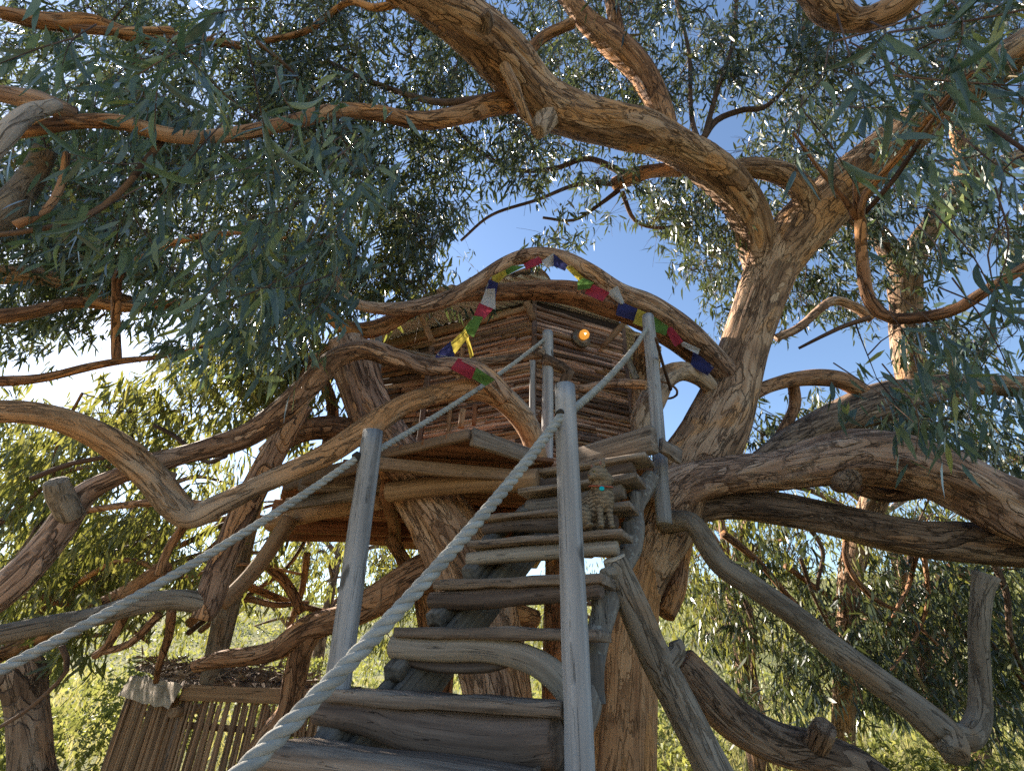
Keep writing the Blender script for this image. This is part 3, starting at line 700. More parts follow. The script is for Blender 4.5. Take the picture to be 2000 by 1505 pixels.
# deck: planks, joists, fascias
deckpoly = np.array([PZ(560, 930, ZD)[:2], PZ(760, 878, ZD)[:2], PZ(925, 840, ZD)[:2], PZ(1035, 880, ZD)[:2] + [-.02, .03], PZ(1130, 905, ZD)[:2] + [0, .15], PZ(1275, 852, ZD)[:2] + [-.1, .35], [1.40, 4.25], [2.3, 6.3], [1.6, 8.0], [-.6, 8.3], PZ(535, 1043, 1.38)[:2]])
DECK = obj('deck', beam([-.9, 6.2, ZD - .17], [1.2, 6.4, ZD - .17], .1, .16), M['plank'], HOUSE, False)
dd = np.array([cos(radians(9)), sin(radians(9))]); dn = np.array([-dd[1], dd[0]])
qu, qv = deckpoly @ dn, deckpoly @ dd
u = qu.min() + .02
while u < qu.max():
    xs = []
    for i in range(len(deckpoly)):
        j = (i + 1) % len(deckpoly)
        if (qu[i] - u) * (qu[j] - u) < 0:
            t = (u - qu[i]) / (qu[j] - qu[i]); xs.append(qv[i] + t * (qv[j] - qv[i]))
    xs.sort()
    for q in range(0, len(xs) - 1, 2):
        a3 = dn * u + dd * xs[q]; b3 = dn * u + dd * xs[q + 1]
        if xs[q + 1] - xs[q] > .15:
            tim([*a3, ZD - .02], [*b3, ZD - .02], .135, .038, 'deck_red', 'deck_plank', DECK, n=4, jit=.002)
    u += .152
for x0, y0, x1, y1, z, w, h, mt in ((-2.5, 5.2, 1.6, 5.3, 1.33, .07, .15, 'deck_red'), (-2.75, 6.1, 2.0, 6.2, 1.33, .07, .15, 'deck_red'), (-1.9, 4.35, .6, 4.1, 1.33, .07, .14, 'plank'), (.5, 4.3, .4, 7.6, 1.24, .12, .16, 'timber'), (-1.05, 4.1, -1.6, 7.8, 1.24, .10, .16, 'deck_red')):
    tim([x0, y0, z], [x1, y1, z], w, h, mt, 'joist', DECK)
tim(PZ(922, 852, ZD - .06), PZ(1040, 893, ZD - .06), .05, .13, 'plank', 'fascia_board', DECK)
tim(PZ(918, 848, ZD - .04), PZ(735, 891, ZD - .04), .045, .075, 'beam_brown', 'fascia_board', DECK)
tim(PZ(1040, 932, ZD - .22), PZ(700, 902, ZD - .12), .06, .10, 'beam_brown', 'fascia_board', DECK)
tim(PZ(730, 900, ZD - .08), PZ(560, 945, ZD - .08), .05, .13, 'beam_brown', 'fascia_board', DECK)
tim(PZ(712, 962, 1.22), PZ(560, 985, 1.22), .06, .11, 'plank', 'fascia_board', DECK)
tim(PZ(545, 1045, 1.30), PZ(1010, 1050, 1.30), .06, .14, 'deck_red', 'fascia_board', DECK)
for a3, b3, r0 in (((528, 1022), (745, 978), .085), ((760, 960), (1050, 935), .09)):
    A = PZ(*a3, 1.2); B = PZ(*b3, 1.22)
    obj('support_log', tube(np.array([[*A, r0], [*((A + B) / 2 + [0, 0, .02]), r0 * .95], [*B, r0 * .9]]), .06, 16, .06), M['timber'], DECK)
# landing beam above the top step and side blocks
LA, LB = PZ(1118, 903, ZD - .02), PZ(1278, 858, ZD - .02)
tim(LA, LB, .10, .20, 'plank', 'landing_beam', DECK)
tim(PZ(1290, 868, ZD), PZ(1328, 892, ZD - .05), .04, .12, 'plank', 'fascia_board', DECK)

# braces and rail poles
def pole(rows, mat, name, par=HOUSE, rough=.05, seg=14):
    return obj(name, tube(pxpath(rows), .05, seg, rough), M[mat], par)
pole([(568, 1012, 4.9, 32), (500, 1110, 4.6, 30), (432, 1180, 4.3, 30)], 'timber', 'brace')
pole([(500, 950, 5.3, 36), (470, 1080, 5.2, 40), (440, 1200, 5.1, 44), (412, 1330, 5.0, 40)], 'bark_grey', 'support_pole')
pole([(620, 700, 5.0, 20), (760, 690, 5.0, 20), (850, 702, 5.05, 18), (930, 708, 5.0, 20), (1010, 700, 4.9, 20), (1062, 690, 4.7, 20)], 'bark_old', 'rail_pole')
pole([(1062, 700, 4.65, 22), (1095, 715, 4.7, 20), (1112, 728, 4.7, 18)], 'bark_old', 'rail_pole')
pole([(1112, 722, 4.7, 22), (1100, 752, 4.7, 20), (1080, 785, 4.65, 18), (1055, 815, 4.6, 16)], 'bark_old', 'rail_pole')
pole([(1090, 762, 4.7, 14), (1140, 758, 4.7, 16), (1200, 748, 4.65, 18), (1262, 752, 4.5, 20)], 'bark_pink', 'rail_pole')
pole([(1225, 700, 5.6, 14), (1243, 740, 5.5, 13)], 'post', 'rail_pole')
pole([(1255, 660, 5.8, 30), (1250, 720, 5.7, 30), (1248, 800, 5.6, 30)], 'bark_tan', 'corner_pole')
pole([(1290, 745, 4.9, 22), (1262, 790, 4.8, 24), (1240, 850, 4.75, 22)], 'bark_old', 'rail_pole')
tim(P(1040, 705, 4.6), P(1040, 830, 4.4), .05, .06, 'post', 'baluster', up=(0, 1, 0))
tim(P(905, 800, 5.2), P(900, 835, 5.1), .06, .06, 'timber', 'baluster', up=(0, 1, 0))
tim(P(928, 790, 5.2), P(925, 830, 5.1), .05, .05, 'deck_red', 'baluster', up=(0, 1, 0))
tim(P(740, 640, 5.4), P(732, 850, 5.0), .07, .05, 'post', 'baluster', up=(0, 1, 0))

# ================================================================ staircase
STAIR = empty('staircase', 'steep rustic stair of grey planks and crooked logs climbing to the deck', 'staircase')
TP = {1: ((505, 1478), (830, 1508)), 2: ((640, 1348), (1098, 1400)), 3: ((772, 1234), (1168, 1238)), 4: ((850, 1140), (1178, 1130)), 5: ((915, 1062), (1218, 1038)), 6: ((948, 1010), (1232, 984)), 7: ((1015, 962), (1246, 924)), 8: ((1050, 924), (1264, 884))}
def step_pts(n):
    l, r = TP[n]
    Yc = 2.28 + .2 * (n - 2)
    return PY(*l, Yc + .22), PY(*r, Yc - .22)
L1_, R1_ = step_pts(2)
sdir = nrm((R1_ - L1_) * [1, 1, 0]); sin_ = np.array([-sdir[1], sdir[0], 0])
if sin_[1] < 0: sin_ = -sin_
srs = np.random.default_rng(8)
STEPS = {}
for n in range(1, 9):
    l, r = step_pts(n)
    if n == 1:
        r = l + sdir * 1.05
    z = (l[2] + r[2]) / 2
    a3 = np.array([l[0], l[1], z]) + sin_ * .11; b3 = np.array([r[0], r[1], z]) + sin_ * .11
    STEPS[n] = (a3, b3)
    th = (.045 if n < 5 else .036) if n > 1 else .08
    obj('tread', beam(a3, b3, .25, th, n=9, jit=.004, ch=.18, rs=srs), M['plank'], STAIR, False)
# lower treads out of sight below the frame
for n in (0, -1, -2, -3):
    a3 = STEPS[1][0] - (sin_ * .19 + np.array([0, 0, .245])) * (1 - n); b3 = a3 + sdir * 1.05
    obj('tread', beam(a3, b3, .25, .05, n=5, jit=.004), M['plank'], STAIR, False)
def logpx(n, rows, off=.03, mat='log', rough=.07, name='log_riser', seg=18):
    A, B = STEPS[n]
    (xl, _), (xr, _) = TP[n]
    pts = []
    for x, y, w in rows:
        t = (x - xl) / (xr - xl)
        p = PY(x, y, (A[1] + (B[1] - A[1]) * t) - sin_[1] * .11 + off)
        pts.append([*p, w / 2 * np.dot(p, _F) / FPX])
    return obj(name, tube(np.array(pts), .03, seg, rough, .4, fine=1), M[mat], STAIR)
logpx(2, [(625, 1386, 50), (720, 1400, 62), (820, 1425, 80), (920, 1440, 92), (1010, 1448, 94), (1085, 1446, 88)], off=.06, mat='log_dark', rough=.05)
logpx(3, [(768, 1262, 42), (850, 1268, 44), (950, 1268, 46), (1030, 1285, 50), (1085, 1320, 54), (1125, 1375, 48)], .05, 'log_pale', .06)
logpx(3, [(785, 1290, 14), (860, 1300, 24), (950, 1300, 24), (1010, 1292, 8)], .08, 'log_dark')
logpx(4, [(842, 1172, 30), (930, 1170, 38), (1020, 1164, 36), (1100, 1158, 33), (1174, 1150, 36)], .05, 'log_dark', .08)
logpx(5, [(915, 1092, 26), (1000, 1084, 29), (1100, 1077, 29), (1206, 1070, 28)], .05, 'log_pale', .05)
logpx(6, [(945, 1034, 20), (1010, 1026, 26), (1080, 1024, 30), (1150, 1022, 30), (1205, 1018, 26)], .06, 'log_dark', .09)
logpx(7, [(1032, 992, 34), (1100, 985, 36), (1190, 966, 34), (1218, 958, 32)], .07, 'log', .06)
logpx(8, [(1055, 950, 28), (1130, 938, 30), (1238, 912, 28)], .07, 'log_dark', .06)
# stringers: dark boards under the left end, lichened bark-edged slab under the right end
a3 = STEPS[1][0] + sdir * .08 + sin_ * .13 + [0, 0, -.14]; b3 = STEPS[8][0] + sdir * .10 + sin_ * .13 + [0, 0, -.14]
lowa = a3 - (b3 - a3) * .62
tim(lowa, b3, .05, .17, 'stringer', 'stringer', STAIR, n=12, up=(0, 0, 1))
tim(lowa + sdir * .075 + [0, 0, -.03], b3 + sdir * .075 + [0, 0, -.03], .045, .2, 'stringer', 'stringer', STAIR, n=12)
a4 = STEPS[2][1] - sdir * .05 + sin_ * .10 + [0, 0, -.16]; b4 = STEPS[8][1] - sdir * .03 + sin_ * .10 + [0, 0, -.13]
pts = []
for t in np.linspace(-.12, 1.03, 12):
    p = a4 + (b4 - a4) * t + sdir * (-.02 + .02 * sin(t * 13)); pts.append([*p, .058 + .010 * sin(t * 21)])
obj('stringer', tube(np.array(pts), .035, 20, .11, .3, fine=1), M['lichen_wood'], STAIR)
for n in range(2, 8):
    A, B = STEPS[n]
    c = A + sdir * .02 + sin_ * .02 + [0, 0, -.12]
    tim(c - sin_ * .14 + [0, 0, -.06], c + sin_ * .1 + [0, 0, .09], .09, .07, 'stringer', 'cleat', STAIR)
    c = B - sdir * .06 + sin_ * .04 + [0, 0, -.16]
    tim(c + [0, 0, -.09], c + [0, 0, .09], .07, .07, 'stringer', 'cleat', STAIR, up=(0, 1, 0))

# ================================================================ posts and ropes
def vpost(px, py, Y, bx, by, Yb, dia, zlow):
    t = PY(px, py, Y); b = PY(bx, by, Yb)
    d = (b - t) / (b[2] - t[2])
    lo = t + d * (zlow - t[2])
    return np.array([[*lo, dia / 2 * 1.06], [*((lo + t) / 2 + [.008, 0, 0]), dia / 2 * 1.02], [*(t - d * .03), dia / 2], [*t, dia / 2 * .93]])
POSTS = []
def mkpost(pts, label, hole):
    e = obj('handrail_post', tube(pts, .05, 24, .04, .05), M['post'])
    tag(e, label, 'post', 'handrail posts of the stair')
    return e
POSTS.append(mkpost(vpost(1104, 778, 2.04, 1128, 1500, 2.04, .099, GZ), 'tall grey front post right of the treads, drilled for the thick rope', None))
POSTS.append(mkpost(vpost(726, 864, 2.52, 632, 1500, 2.62, .115, GZ), 'short grey leaning post at the left side of the lower treads', None))
POSTS.append(mkpost(vpost(1266, 624, 3.72, 1296, 1010, 3.72, .112, .92), 'tall grey post at the landing beside the big forked trunk', None))
POSTS.append(mkpost(vpost(1070, 654, 4.0, 1066, 935, 4.02, .105, 1.1), 'slim grey post on the deck edge in front of the hut corner', None))

m = NT('rope_fibre')
g = m.grain()
nz = m.noise(m.scaled(g, (1, 1, .35)), 260, 3, .7)
rc = m.ramp(m.noise(g, 18, 3), [(.35, (.28, .265, .235)), (.65, (.47, .45, .40))])
m.bsdf(m.mix(m.math('MULTIPLY', nz, .5), rc, (.20, .185, .16)), .9, nz, .004, .8, .1)
M['rope'] = m.m
def rope(rows, label, R=.026, lay=.16, name='rope', raw=None):
    S = spline(pxpath(rows) if raw is None else raw, .011)
    C = S[:, :3]
    s = np.concatenate([[0], np.cumsum(np.linalg.norm(np.diff(C, axis=0), axis=1))])
    T, N, B = frames(C, (0.1, .2, 1))
    e = empty(name, label, 'rope', 'ropes strung between the posts')
    for k in range(3):
        a = 2 * pi * s / lay + 2 * pi * k / 3
        H = C + (np.cos(a)[:, None] * N + np.sin(a)[:, None] * B) * R * .5
        r = np.full(len(C), R * .60)
        pts = np.column_stack([H, r])
        Tt, Nn, Bb = frames(H, (0.1, .2, 1))
        seg = 9
        th = np.arange(seg) / seg * 2 * pi
        V = H[:, None] + (np.cos(th)[None, :, None] * Nn[:, None] + np.sin(th)[None, :, None] * Bb[:, None]) * (R * .60)
        G = np.stack([np.cos(th)[None] * R + 0 * s[:, None], np.sin(th)[None] * R + 0 * s[:, None], s[:, None] + 0 * th[None]], -1)
        obj('strand', (V.reshape(-1, 3), grid_faces(len(V), seg), G.reshape(-1, 3) + k * 3), M['rope'], e)
    return e
hr = PY(1104, 802, 2.04); hl = PY(712, 884, 2.52); br = PY(1264, 640, 3.70); bl = PY(1062, 664, 3.97)
def ropeline(a, b, sag, n=7):
    t = np.linspace(0, 1, n)[:, None]
    p = a + (b - a) * t
    p[:, 2] -= (sag * 4 * t * (1 - t))[:, 0]
    return np.column_stack([p, np.full(n, .02)])
r1_ = rope(None, 'thick pale twisted rope sweeping from the tall front post down to the bottom centre', .0215, .125, raw=ropeline(hr, P(420, 1560, .98), .05))
r2_ = rope(None, 'pale twisted rope running from the short left post to the left edge', .0185, .11, raw=ropeline(hl, P(-80, 1350, 1.55), .05))
rope(None, 'pale rope rising from the tall front post to the landing post', .020, .11, raw=ropeline(hr + [.02, .05, .01], br, .06))
rope(None, 'pale rope rising from the short left post to the slim deck post', .018, .11, raw=ropeline(hl + [.02, .03, 0], bl, .05))
for rp, e_ in ((r1_, P(420, 1560, .98)), (r2_, P(-80, 1350, 1.55))):
    obj('end_stake', tube(np.array([[e_[0], e_[1], GZ - .05, .05], [e_[0], e_[1], e_[2] + .02, .047]]), .2, 16, .03), M['post'], rp)
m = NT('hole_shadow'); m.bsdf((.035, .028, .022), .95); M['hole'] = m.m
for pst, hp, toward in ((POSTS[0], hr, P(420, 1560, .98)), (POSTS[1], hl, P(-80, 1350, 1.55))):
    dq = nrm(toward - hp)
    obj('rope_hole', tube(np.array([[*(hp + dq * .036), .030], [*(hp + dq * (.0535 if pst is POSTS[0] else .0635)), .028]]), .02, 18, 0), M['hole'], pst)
# black tie from the landing post to the curled limb
lash = empty('lashing_cord', 'thin black cord tying the landing post to the curled pale limb', 'cord')
obj('cord', tube(pxpath([(1281, 660, 4.1, 6), (1293, 705, 4.4, 6), (1310, 760, 4.7, 7)]), .05, 7), M['twig'], lash)
rr = [P(1288, 752, 4.95)] 
loop = []
for q in np.linspace(0, 2 * pi, 15):
    c = P(1290, 758, 4.93); loop.append([c[0] + .155 * cos(q), c[1] + .155 * sin(q), c[2] - .05 * cos(q) - .02, .012])
obj('loop', tube(np.array(loop), .04, 7), M['twig'], lash)
# ================================================================ wall lamp
oR = nrm(np.array([(cR - cC)[1], -(cR - cC)[0], 0]))
Lp = P(1132, 664, 6.2)
tt = np.dot(Lp[:2] - cC, cR - cC) / np.dot(cR - cC, cR - cC)
Lp = np.array([*(cC + (cR - cC) * tt), Lp[2]]) + oR * .075
LAMP = empty('wall_lamp', 'round bulkhead lamp with glowing amber bulb on the strip wall', 'lamp')
def lathe(c, ax, prof, seg=28):
    ax = nrm(ax); a1 = nrm(np.cross(ax, [0, 0, 1])); a2 = np.cross(ax, a1)
    th = np.arange(seg) / seg * 2 * pi
    V = np.array([[c + ax * h + (a1 * cos(t) + a2 * sin(t)) * max(r, 1e-4) for t in th] for h, r in prof]).reshape(-1, 3)
    return V, grid_faces(len(prof), seg), V.copy()
m = NT('lamp_metal'); m.bsdf((.20, .17, .13), .45).inputs['Metallic'].default_value = .6; M['lamp_metal'] = m.m
m = NT('lamp_glass')
e_ = m.n('ShaderNodeEmission', Color=(1.0, .42, .06, 1), Strength=.22)
gl = m.n('ShaderNodeBsdfPrincipled', Base_Color=(.55, .23, .03, 1), Roughness=.12)
ad = m.n('ShaderNodeAddShader', i0=e_.outputs[0], i1=gl.outputs[0]); m.t.links.new(ad.outputs[0], m.out.inputs[0]); M['lamp_glass'] = m.m
m = NT('lamp_filament'); e_ = m.n('ShaderNodeEmission', Color=(1.0, .78, .35, 1), Strength=9); m.t.links.new(e_.outputs[0], m.out.inputs[0]); M['filament'] = m.m
obj('back_plate', lathe(Lp, oR, [(-.03, .001), (-.03, .125), (0, .128), (.012, .12), (.016, .095), (.03, .09), (.034, .07), (.03, .001)]), M['lamp_metal'], LAMP)
obj('glass_globe', lathe(Lp + oR * .02, oR + [0, 0, .12], [(0, .04), (.025, .055), (.06, .066), (.095, .055), (.115, .03), (.124, .001)]), M['lamp_glass'], LAMP)
gc = Lp + oR * .02 + nrm(oR + [0, 0, .12]) * .06
obj('filament', lathe(gc - nrm(gc) * .058 + [.008, 0, .012], -nrm(gc), [(0, .001), (.004, .012), (.010, .011), (.014, .001)], 12), M['filament'], LAMP)

# ================================================================ prayer flags
FLAGC = {'red': (.40, .055, .09), 'blue': (.045, .05, .16), 'white': (.50, .49, .50), 'green': (.115, .22, .06), 'yellow': (.46, .37, .07)}
for kx, c in FLAGC.items():
    m = NT('cloth_' + kx)
    pos = m.n('ShaderNodeAttribute', {'attribute_name': 'grain'}).outputs[1]
    pr = m.ramp(m.noise(pos, 55, 3, .7), [(.62, (1, 1, 1)), (.68, (.62, .62, .62))])
    cc = m.mix(1.0, (*c, 1), pr, 'MULTIPLY')
    d = m.n('ShaderNodeBsdfDiffuse', Color=cc); t = m.n('ShaderNodeBsdfTranslucent', Color=cc)
    mx = m.n('ShaderNodeMixShader', Fac=.45, i1=d.outputs[0], i2=t.outputs[0]); m.t.links.new(mx.outputs[0], m.out.inputs[0])
    M['cloth_' + kx] = m.m
FL = [('blue', [(855, 690), (878, 670), (886, 697), (852, 698)], 4.30), ('yellow', [(880, 671), (907, 645), (912, 659), (890, 687)], 4.40), ('yellow', [(908, 653), (914, 656), (924, 691), (918, 696)], 4.42),
      ('green', [(907, 644), (925, 619), (941, 621), (925, 655)], 4.5), ('red', [(927, 617), (937, 594), (960, 604), (945, 621)], 4.58), ('white', [(940, 594), (950, 567), (965, 566), (966, 601)], 4.62),
      ('blue', [(949, 565), (956, 548), (971, 554), (966, 583)], 4.66), ('yellow', [(962, 540), (985, 529), (988, 537), (969, 555)], 4.7), ('green', [(985, 529), (1000, 520), (1023, 520), (990, 537)], 4.72),
      ('red', [(1025, 515), (1049, 502), (1061, 512), (1030, 525)], 4.74), ('white', [(1060, 510), (1081, 496), (1083, 518), (1068, 521)], 4.74), ('blue', [(1083, 498), (1106, 517), (1102, 527), (1083, 519)], 4.75),
      ('yellow', [(1103, 520), (1117, 521), (1137, 540), (1129, 546)], 4.76), ('green', [(1131, 540), (1157, 552), (1151, 562), (1130, 565)], 4.78), ('red', [(1152, 554), (1187, 571), (1175, 586), (1146, 573)], 4.8),
      ('white', [(1188, 573), (1206, 561), (1218, 590), (1211, 593)], 4.8), ('blue', [(1212, 591), (1247, 606), (1240, 625), (1206, 614)], 4.8), ('yellow', [(1247, 606), (1272, 617), (1261, 638), (1239, 630)], 4.8),
      ('green', [(1279, 621), (1303, 637), (1299, 653), (1281, 646)], 4.85), ('red', [(1300, 643), (1313, 641), (1332, 665), (1318, 674)], 4.9), ('white', [(1331, 666), (1365, 681), (1361, 690), (1334, 676)], 4.95),
      ('blue', [(1357, 689), (1391, 716), (1380, 730), (1351, 713)], 5.0), ('red', [(897, 702), (931, 719), (918, 738), (884, 720)], 3.58), ('green', [(932, 720), (963, 741), (947, 751), (925, 738)], 3.58)]
FLAGS = empty('prayer_flag_string', 'string of faded coloured prayer flags looped along the arching bough above the hut', 'prayer flags')
cordrows = []
for i, (cn, q, D) in enumerate(FL):
    qc = np.mean(q, 0)
    c4 = np.array([P(*(qc + (np.array(xy) - qc) * 1.18), D - .01 * (i % 3)) for xy in q])
    n = 6
    V, G = [], []
    back = nrm(np.mean(c4, 0))
    for a in np.linspace(0, 1, n):
        for b_ in np.linspace(0, 1, n):
            p = (c4[0] * (1 - a) + c4[1] * a) * (1 - b_) + (c4[3] * (1 - a) + c4[2] * a) * b_
            p = p + back * (.016 * sin(a * 5 + i) * (0.3 + b_) + .01 * sin(b_ * 6 + a * 3 + i * 2))
            V.append(p); G.append([a * .2 + i, b_ * .2, 0])
    ii2, jj2 = np.meshgrid(np.arange(n - 1), np.arange(n - 1), indexing='ij'); qi = (ii2 * n + jj2).ravel()
    F = np.stack([qi, qi + 1, qi + n + 1, qi + n], -1)
    obj('flag', (np.array(V), F, np.array(G)), M['cloth_' + cn], FLAGS)
    if i < 22 and i != 2:
        cordrows.append((q[0][0], q[0][1], D + .01, 1.6)); cordrows.append((q[1][0], q[1][1], D + .01, 1.6))
obj('cord', tube(pxpath([(963, 742, 3.57, 1.6), (930, 719, 3.57, 1.6), (897, 702, 3.58, 1.6), (870, 696, 3.8, 1.6)] + cordrows), .06, 5), M['rope'], FLAGS)

# ================================================================ cut log leaning beside the steps
o = obj('leaning_log', tube(run_out(pxpath([(1200, 1092, 2.62, 46), (1215, 1130, 2.6, 54), (1240, 1190, 2.55, 60), (1270, 1260, 2.5, 62), (1305, 1330, 2.45, 66), (1350, 1420, 2.38, 68), (1395, 1510, 2.3, 72), (1440, 1600, 2.2, 76), (1500, 1740, 2.1, 80)])), .035, 28, .045, .2), M['bark_grey'])
tag(o, 'sawn grey log leaning against the right side of the steps', 'log')
A = P(1200, 1092, 2.62)
obj('sawn_end', lathe(A + nrm(A - P(1215, 1130, 2.6)) * .004, nrm(A - P(1215, 1130, 2.6)), [(0, .062), (.006, .060), (.007, .001)], 24), M['cut_end'], o, False)
obj('side_knot', tube(pxpath([(1180, 1120, 2.5, 22), (1192, 1118, 2.55, 24), (1208, 1118, 2.6, 26)]), .02, 12, .04), M['bark_grey'], o)
obj('broken_stub', tube(pxpath([(1300, 1300, 2.45, 40), (1322, 1270, 2.5, 34), (1318, 1252, 2.52, 26)]), .02, 14, .08), M['bark_grey'], o)

# ================================================================ bamboo hut lower left
HUT = empty('bamboo_shelter', 'low shelter walled with upright brown canes under a litter-covered roof', 'shelter')
hz = -.42
H0 = PY(372, 1348, 5.9); H1 = PY(640, 1345, 5.5); H2 = PY(262, 1340, 6.9)
cane_me = []
for i in range(5):
    rr_ = np.random.default_rng(40 + i)
    V, F, G = tube(np.array([[rr_.normal(0, .004), rr_.normal(0, .004), 0, .016], [rr_.normal(0, .006), rr_.normal(0, .006), .5, .0165], [0, 0, 1.0, .014]]), .25, 6, 0)
    me = mesh_np('cane', V, F, G); me.materials.append(M['cane']); cane_me.append(me)
hrs = np.random.default_rng(6)
def cane_wall(a, b, z0, z1, label, pitch=.025):
    d = (b - a)[:2]; L = np.linalg.norm(d); d = d / L
    w = tim([a[0], a[1], z0 + .5], [b[0], b[1], z0 + .5], .03, .05, 'timber', 'cane_wall', HUT)
    w['label'] = label
    obj('cross_rail', beam([a[0], a[1], z1 - .25], [b[0], b[1], z1 - .25], .03, .05), M['timber'], w, False)
    x = 0
    while x < L:
        o = bpy.data.objects.new('cane', cane_me[hrs.integers(5)]); COL.objects.link(o); o.parent = w
        p = a[:2] + d * x + np.array([d[1], -d[0]]) * (.028 + hrs.uniform(-.006, .012))
        o.location = (p[0], p[1], z0)
        o.rotation_euler = (hrs.normal(0, .008), hrs.normal(0, .012), hrs.uniform(0, 6))
        o.scale = (hrs.uniform(.75, 1.15),) * 2 + ((z1 - z0) * hrs.uniform(.94, 1.0),)
        x += pitch * hrs.uniform(.85, 1.35)
cane_wall(H0, H1, GZ, hz, 'front wall of brown canes with light gaps')
cane_wall(H2, H0, GZ, hz + .02, 'sunlit side wall of pale canes')
tim([H0[0] - .03, H0[1] - .06, hz + .02], [H1[0] + .1, H1[1] - .08, hz + .05], .07, .13, 'timber', 'lintel', HUT)
for p in (H0, H1, H2):
    obj('corner_pole', tube(np.array([[p[0], p[1], GZ - .1, .05], [p[0], p[1], hz + .02, .045]]), .3, 12, .03), M['bark_old'], HUT)
obj('log_end', tube(np.array([[H0[0] - .02, H0[1] - .16, hz - .14, .045], [H0[0] - .02, H0[1] + .3, hz - .14, .045]]), .1, 14, .03), M['timber'], HUT)
cn = (H1 + H2) / 2 + [.2, .9, 0]
def quadsheet(c4, n, amp, zoff=0):
    V = []; G = []
    for a in np.linspace(0, 1, n):
        for b_ in np.linspace(0, 1, n):
            p = (c4[0] * (1 - a) + c4[1] * a) * (1 - b_) + (c4[3] * (1 - a) + c4[2] * a) * b_
            edge = min(a, 1 - a, b_, 1 - b_)
            V.append(p + [0, 0, zoff + hrs.normal(0, amp) - (.05 if edge < .01 else 0)]); G.append(p)
    i4, j4 = np.meshgrid(np.arange(n - 1), np.arange(n - 1), indexing='ij'); q = (i4 * n + j4).ravel()
    return np.array(V), np.stack([q, q + 1, q + n + 1, q + n], -1), np.array(G)
back = nrm(np.array([H2[0] - H0[0], H2[1] - H0[1], 0]))
c4 = [np.array([H0[0], H0[1], hz + .10]) - back * .12 + [-.12, 0, 0], np.array([H1[0], H1[1], hz + .12]) - back * .12, np.array([H1[0], H1[1], hz + .25]) + back * 1.6, np.array([H0[0], H0[1], hz + .25]) + back * 1.6 + [-.12, 0, 0]]
obj('roof', quadsheet(c4, 14, .008), M['bark_old'], HUT)
tarp = [np.array([H2[0] - .08, H2[1], hz + .14]), np.array([H0[0] - .02, H0[1] - .14, hz + .13]), np.array([H0[0] - .06, H0[1] - .18, hz - .06]), np.array([H2[0] - .12, H2[1] - .06, hz - .05])]
m = NT('canvas'); g = m.grain(); m.bsdf(m.ramp(m.noise(g, 6, 5, .6), [(.35, (.20, .155, .115)), (.6, (.38, .31, .24))]), .9, m.noise(g, 14, 4), .02, .6); M['canvas'] = m.m
obj('canvas_flap', quadsheet(tarp, 10, .012), M['canvas'], HUT)

# ================================================================ old stump-like trunk at the left edge
o = obj('dead_trunk', tube(run_out(pxpath([(75, 1640, 3.9, 110), (62, 1505, 4.0, 72), (58, 1430, 4.05, 66), (52, 1370, 4.1, 62), (45, 1320, 4.12, 66), (35, 1290, 4.14, 56)])), .035, 28, .13, .4, fine=1), M['bark_old'])
tag(o, 'weathered grey dead trunk standing at the lower left edge', 'tree trunk')

# ================================================================ cat
def capsule(a, b, ra, rb, n=8):
    a = np.asarray(a, float); b = np.asarray(b, float)
    return tube(np.array([[*a, ra], [*((a + b) / 2), (ra + rb) / 2], [*b, rb]]), .01, 14, 0)
cat_parts = []
E_ = lambda c, r, ax=None: cat_parts.append(ellipsoid(c, r, 18, 12, ax)[:2])
C_ = lambda a, b, ra, rb: cat_parts.append(capsule(a, b, ra, rb)[:2])
C_((-.028, -.012, .012), (-.022, .012, .09), .0145, .017); C_((-.022, .012, .09), (-.018, .03, .17), .018, .032)
C_((.028, -.004, .012), (.028, .014, .09), .0145, .017); C_((.028, .014, .09), (.024, .035, .17), .018, .034)
E_((-.030, -.026, .011), (.015, .024, .011)); E_((.026, -.020, .011), (.015, .024, .011))
E_((.004, .034, .165), (.060, .055, .075)); E_((.006, .045, .205), (.056, .052, .055))
C_((.018, .06, .20), (-.05, .105, .10), .064, .084)
E_((-.05, .11, .085), (.085, .075, .085))
E_((-.098, .045, .065), (.040, .062, .066)); E_((-.02, .13, .06), (.05, .06, .06))
E_((-.085, -.012, .013), (.018, .042, .013))
C_((0, .040, .215), (-.012, .02, .265), .054, .048)
hd = np.array([-.020, .006, .290]); fw = nrm([-.90, -.42, -.16]); sd_ = nrm(np.cross(fw, [0, 0, 1])); up_ = np.cross(sd_, fw)
E_(hd, (.054, .051, .047), [fw, sd_, up_]); E_(hd + fw * .044 - up_ * .014, (.024, .025, .019), [fw, sd_, up_]); E_(hd - fw * .03 - up_ * .03, (.05, .05, .045), [fw, sd_, up_])
E_(hd + fw * .010 + sd_ * .028 - up_ * .014, (.032, .025, .027), [fw, sd_, up_]); E_(hd + fw * .010 - sd_ * .028 - up_ * .014, (.032, .025, .027), [fw, sd_, up_])
E_(hd + fw * .03 + up_ * .012, (.02, .026, .016), [fw, sd_, up_])
for s_ in (-1, 1):
    b0 = hd + sd_ * s_ * .030 + up_ * .028 - fw * .006
    E_(b0 + up_ * .008 + sd_ * s_ * .002, (.011, .025, .016), [fw, sd_, up_]); E_(b0 + up_ * .022 + sd_ * s_ * .005, (.009, .018, .015), [fw, sd_, up_]); C_(b0 + up_ * .03 + sd_ * s_ * .007, b0 + up_ * .052 + sd_ * s_ * .011, .0095, .003)
cat_parts.append(tube(np.array([[-.10, .15, .03, .022], [-.16, .12, .02, .018], [-.19, .05, .016, .016], [-.17, -.01, .014, .011]]), .01, 12)[:2])
n_ = 0; Vc, Fc = [], []
for V, F in cat_parts:
    Vc.append(V); Fc.append(F + n_); n_ += len(V)
